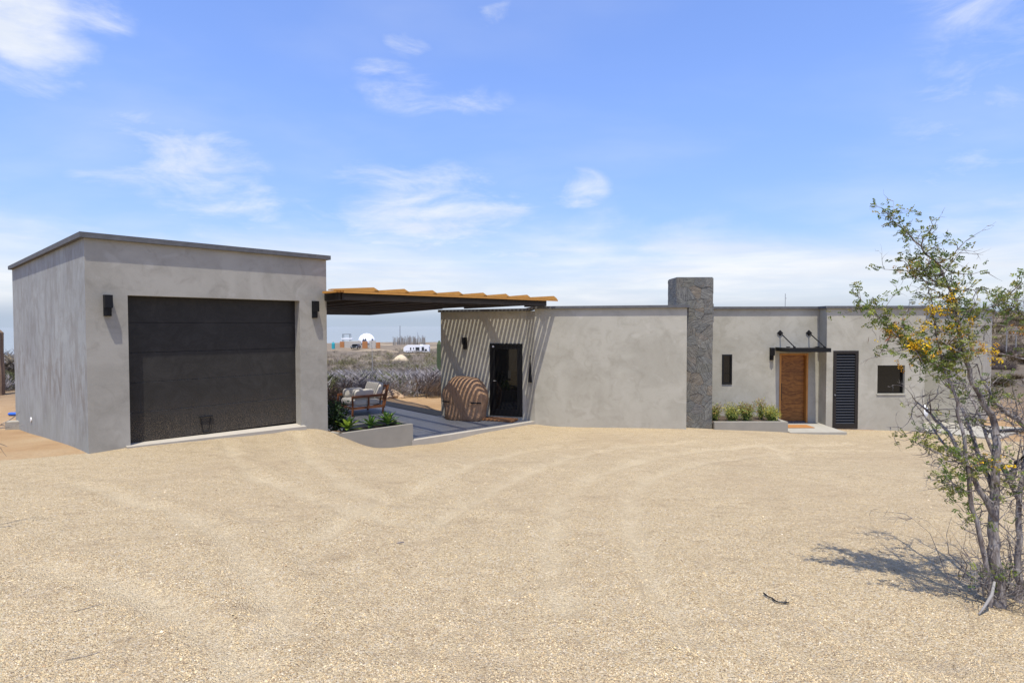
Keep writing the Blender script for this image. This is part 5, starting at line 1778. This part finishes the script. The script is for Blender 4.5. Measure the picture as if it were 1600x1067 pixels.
def far_camp():
    # white geodesic dome
    x, y, z = at(-.2525, 214); r = 3.15
    t = thing('dome', (x, y, z), 'white geodesic dome standing behind low walls in the distance', 'dome')
    import bmesh
    bm = bmesh.new(); bmesh.ops.create_icosphere(bm, subdivisions=3, radius=r)
    bmesh.ops.bisect_plane(bm, geom=bm.verts[:] + bm.edges[:] + bm.faces[:], plane_co=(0, 0, -.5), plane_no=(0, 0, -1), clear_outer=True)
    bm.verts.index_update(); m = MB(); m.add([(v.co.x + x, v.co.y + y, v.co.z + z + 1.55) for v in bm.verts], [tuple(v.index for v in f.verts) for f in bm.faces]); bm.free()
    m.build('shell', 'white_paint', t)
    for (u, v) in ((-.72, .05), (-.12, .26), (.10, .30), (.80, .28)):
        m = MB(); an = math.asin(u) if abs(u) < 1 else 0
        c = Vector((u * r, -math.sqrt(max(.01, 1 - u * u - v * v)) * r, v * r)) * 1.015; n = c.normalized(); a = Vector((0, 0, 1)).cross(n).normalized() * .5; b = n.cross(a).normalized() * .55
        P = Vector((x, y, z + 1.55)) + c
        tri = [P - a - b, P + a - b, P + b]
        m.add([q for q in tri] + [q - n * .12 for q in tri], [(0, 1, 2), (3, 5, 4), (0, 3, 4, 1), (1, 4, 5, 2), (2, 5, 3, 0)]); m.build('window', 'rv_dark', t)
    m = MB(); m.tube([(x, y, z - 1.2), (x, y, z + 1.1)], [r * .93, r * .93], 24); m.build('base_ring', 'far_wall', t)

    def walls(px0, px1, d, h, mt, name, label, cat, dz=0):
        x0, y0, z0 = at(px0, d); x1, y1, z1 = at(px1, d)
        m = MB(); m.box(((x0 + x1) / 2, d, (z0 + z1) / 2 + h / 2 - .6 + dz), (abs(x1 - x0), .35, h + 1.2), 0, .03)
        tag(m.build(name, mt, base=((x0 + x1) / 2, d, (z0 + z1) / 2)), label, cat)
    walls(-.291, -.2625, 206, 1.9, 'far_wall', 'garden_wall', 'low beige wall left of the dome', 'wall')
    walls(-.2475, -.237, 206, 2.1, 'far_wall', 'garden_wall', 'low beige wall right of the dome', 'wall')
    walls(-.2990, -.2915, 206, 1.9, 'rust_panel', 'rust_panel', 'rust-orange metal panel left of the low walls', 'panel')
    walls(-.2600, -.2510, 206, 1.7, 'rust_panel', 'rust_panel', 'rust-orange metal panel in front of the dome', 'panel')
    walls(-.2360, -.2290, 206, 1.75, 'rust_panel', 'rust_panel', 'brown metal panel at the right end of the low walls', 'panel')
    # steel frame shelter
    x, y, z = at(-.287, 212)
    t = thing('frame_shelter', (x, y, z), 'blue-grey steel frame shelter left of the dome', 'shelter')
    for dx in (-1.3, 1.3):
        for dy in (-.8, .8):
            m = MB(); m.tube([(x + dx, y + dy, z), (x + dx, y + dy, z + 4.2)], .08, 6); m.build('post', 'car_paint', t)
    m = MB()
    for dy in (-.8, .8): m.tube([(x - 1.4, y + dy, z + 4.2), (x + 1.4, y + dy, z + 4.2)], .08, 6)
    for dx in (-1.3, 1.3): m.tube([(x + dx, y - .9, z + 4.2), (x + dx, y + .9, z + 4.2)], .08, 6)
    m.build('roof_frame', 'car_paint', t)
    m = MB(); m.box((x + .2, y, z + 2.5), (4.0, 1.8, .5), 0, .05); m.build('deck', 'white_paint', t)
    # turquoise water tank
    x, y, z = at(-.3105, 198)
    t = thing('water_tank', (x, y, z), 'turquoise water tank at the far camp, left of the rust panel', 'tank')
    m = MB(); m.tube([(x, y, z - .2), (x, y, z + 1.7), (x, y, z + 2.0), (x, y, z + 2.1)], [.55, .55, .45, .2], 14); m.build('tank_body', 'turquoise', t)
    m = MB(); m.tube([(x, y, z + 2.1), (x, y, z + 2.25)], .22, 10); m.build('lid', 'car_paint', t)
    # dark car seen end on
    x, y, z = at(-.2715, 200)
    t = thing('parked_car', (x, y, z), 'dark grey car parked before the dome', 'car')
    def carbody(prof, yy0, yy1, nm, mt):
        m = MB(); m.loft([[(x + a, y + q, z + b) for a, b in prof] for q in (yy0, yy1)]); return m.build(nm, mt, t)
    carbody([(-1.25, .35), (1.25, .35), (1.28, .8), (1.2, 1.0), (-1.2, 1.0), (-1.28, .8)], -2, 2, 'body', 'car_paint')
    carbody([(-1.1, 1.0), (1.1, 1.0), (.85, 1.62), (-.85, 1.62)], -1.2, 1.8, 'cabin', 'car_paint')
    m = MB(); m.add([(x - .95, y - 1.22, z + 1.05), (x + .95, y - 1.22, z + 1.05), (x + .78, y - 1.22, z + 1.55), (x - .78, y - 1.22, z + 1.55), (x - .95, y - 1.19, z + 1.05), (x + .95, y - 1.19, z + 1.05), (x + .78, y - 1.19, z + 1.55), (x - .78, y - 1.19, z + 1.55)], [(0, 1, 2, 3), (7, 6, 5, 4), (0, 4, 5, 1), (1, 5, 6, 2), (2, 6, 7, 3), (3, 7, 4, 0)]); m.build('windscreen', 'window_glass', t)
    for a in (-1.05, 1.05):
        for b in (-1.3, 1.3):
            m = MB(); m.tube([(x + a - .12, y + b, z + .34), (x + a + .12, y + b, z + .34)], .34, 12); m.build('wheel', 'tyre', t)
        MB().box((x + a * .8, y - 2.02, z + .78), (.35, .06, .16)).build('headlight', 'white_paint', t)
    # travel trailer
    x0, y, z = at(-.1655, 190); L = 8.4; zb = tz(x0, y) + .1
    xa, xb = x0 - L / 2, x0 + L / 2
    t = thing('travel_trailer', (x0, y, zb), 'long white travel trailer parked on the far slope', 'trailer')
    m = MB(); prof = [(xa + .25, .55), (xb, .55), (xb, 2.55), (xb - .3, 2.85), (xa + 1.0, 2.85), (xa + .1, 2.2), (xa, 1.1)]
    m.loft([[(a, y + q, zb + b) for a, b in prof] for q in (-1.2, 1.2)]); m.build('body', 'white_paint', t)
    for a, b, c, d in ((2.2, 2.6, 1.3, 2.1), (3.2, 3.5, 1.5, 2.1), (4.0, 5.3, 1.2, 2.2), (6.0, 6.8, 1.1, 2.3), (7.0, 7.7, 1.0, 1.6)):
        MB().box((xa + (a + b) / 2, y - 1.215, zb + (c + d) / 2), (b - a, .05, d - c)).build('window', 'rv_dark', t)
    MB().box((xa + 4.4, y - 1.212, zb + .95), (7.4, .03, .14)).build('stripe', 'rv_stripe', t)
    MB().box((xa + 5.8, y, zb + 2.95), (.9, .8, .22)).build('roof_vent', 'white_paint', t)
    for a in (1.6, 6.4, 7.2):
        m = MB(); m.tube([(xa + a, y - 1.15, zb + .33), (xa + a, y - .9, zb + .33)], .36, 12); m.build('wheel', 'tyre', t)
    m = MB(); m.bar((xb - .4, y - 1.4, zb + .9), (xb + 2.2, y - 3.5, zb - .9), .6, .1); m.build('ramp', 'grey_wood', t)
    # sand heap
    x, y, z = at(-.1935, 152); rg = random.Random(9)
    m = MB(); rings = []; n = 28
    for f, k in ((0, 1), (.3, .82), (.6, .6), (.85, .36), (1, .1)):
        rings.append([(x + 2.4 * k * cos(2 * pi * i / n) * (1 + .08 * sin(3 * i)), y + 1.8 * k * sin(2 * pi * i / n), z - .3 + 1.9 * f + .06 * sin(i * 2.3)) for i in range(n)])
    m.loft(rings); tag(m.build('sand_heap', 'sand_pile', base=(x, y, z), smooth=True), 'pale sand heap on the scrub slope below the white trailer', 'sand heap')
    # living fence of dry stalks
    m = MB(); x0, x1 = -.2065 * 240, -.150 * 240
    for k in range(70):
        xx = x0 + (x1 - x0) * (k + rg.uniform(-.4, .4)) / 70; yy = 240 + rg.uniform(-1, 1); zz = tz(xx, yy); hh = rg.uniform(2.4, 3.9)
        m.tube([(xx, yy, zz - .3), (xx + rg.uniform(-.15, .15), yy, zz + hh)], [.16, .10], 5)
    fo = thing('palisade_fence', ((x0 + x1) / 2, 240, tz((x0 + x1) / 2, 240)), 'tall weathered palisade fence of grey stalks on the far ridge', 'fence')
    m.build('stalks', 'grey_wood', fo)
    # masts
    for px, d, h, lab in ((-.1945, 236, 8.2, 'lattice radio mast rising behind the palisade fence'), (-.164, 244, 5.2, 'thin pale pole right of the radio mast')):
        x, y, z = at(px, d)
        t = thing('mast', (x, y, z), lab, 'mast'); m = MB()
        if h > 6:
            for a in range(3):
                m.tube([(x + .22 * cos(a * 2.09), y + .22 * sin(a * 2.09), z), (x + .08 * cos(a * 2.09), y + .08 * sin(a * 2.09), z + h)], .05, 5)
            for q in range(10): m.tube([(x - .2, y, z + q * .8), (x + .2, y, z + q * .8 + .7)], .035, 4)
        else: m.tube([(x, y, z), (x, y, z + h)], .06, 6)
        m.build('pole', 'post_metal', t)
    # dry flower stalk among the scrub
    x, y, z = at(-.2435, 64)
    t = thing('dry_stalk', (x, y, z), 'tall dry agave flower stalk rising out of the scrub', 'plant')
    m = MB(); m.tube([(x, y, z), (x + .05, y, z + 2), (x - .03, y, z + 4.3)], [.06, .045, .02], 6); m.build('stem', 'grey_wood', t)
    m = MB()
    for k in range(9): m.tube([(x, y, z + 1.6 + k * .3), (x + rg.uniform(-.3, .3), y, z + 1.7 + k * .3)], .02, 4)
    m.build('side_shoots', 'grey_wood', t)
    # rocks behind the patio
    for k, (px, d, s, lab) in enumerate(((-.2145, 22.6, .34, 'largest tan rock behind the patio edge'), (-.2045, 22.9, .24, 'middle tan rock behind the patio edge'), (-.222, 22.3, .22, 'left tan rock by the reddish bush'), (-.195, 22.6, .14, 'smallest tan rock at the right of the rocks'))):
        x, y, z = at(px, d); rings = []; n = 9
        for f, kk in ((-.2, .9), (.25, 1), (.6, .75), (.85, .35)):
            rings.append([(x + s * 1.4 * kk * cos(2 * pi * i / n) * rg.uniform(.8, 1.15), y + s * kk * sin(2 * pi * i / n) * rg.uniform(.8, 1.15), z + s * f * 1.2) for i in range(n)])
        m = MB(); m.loft(rings); tag(m.build('rock', 'rock_tan', base=(x, y, z)), lab, 'rock', 'tan rocks behind the patio')
    # fence posts on the right slope
    for px, d, lab in ((.8585, 36, 'thin leaning fence post on the right slope'), (.875, 37, 'fence post at the right edge on the slope')):
        x, y, z = at(px, d); m = MB(); m.tube([(x, y, z - .2), (x + .03, y, z + 1.6)], .035, 6)
        tag(m.build('fence_post', 'grey_wood', base=(x, y, z)), lab, 'fence post')


far_camp()
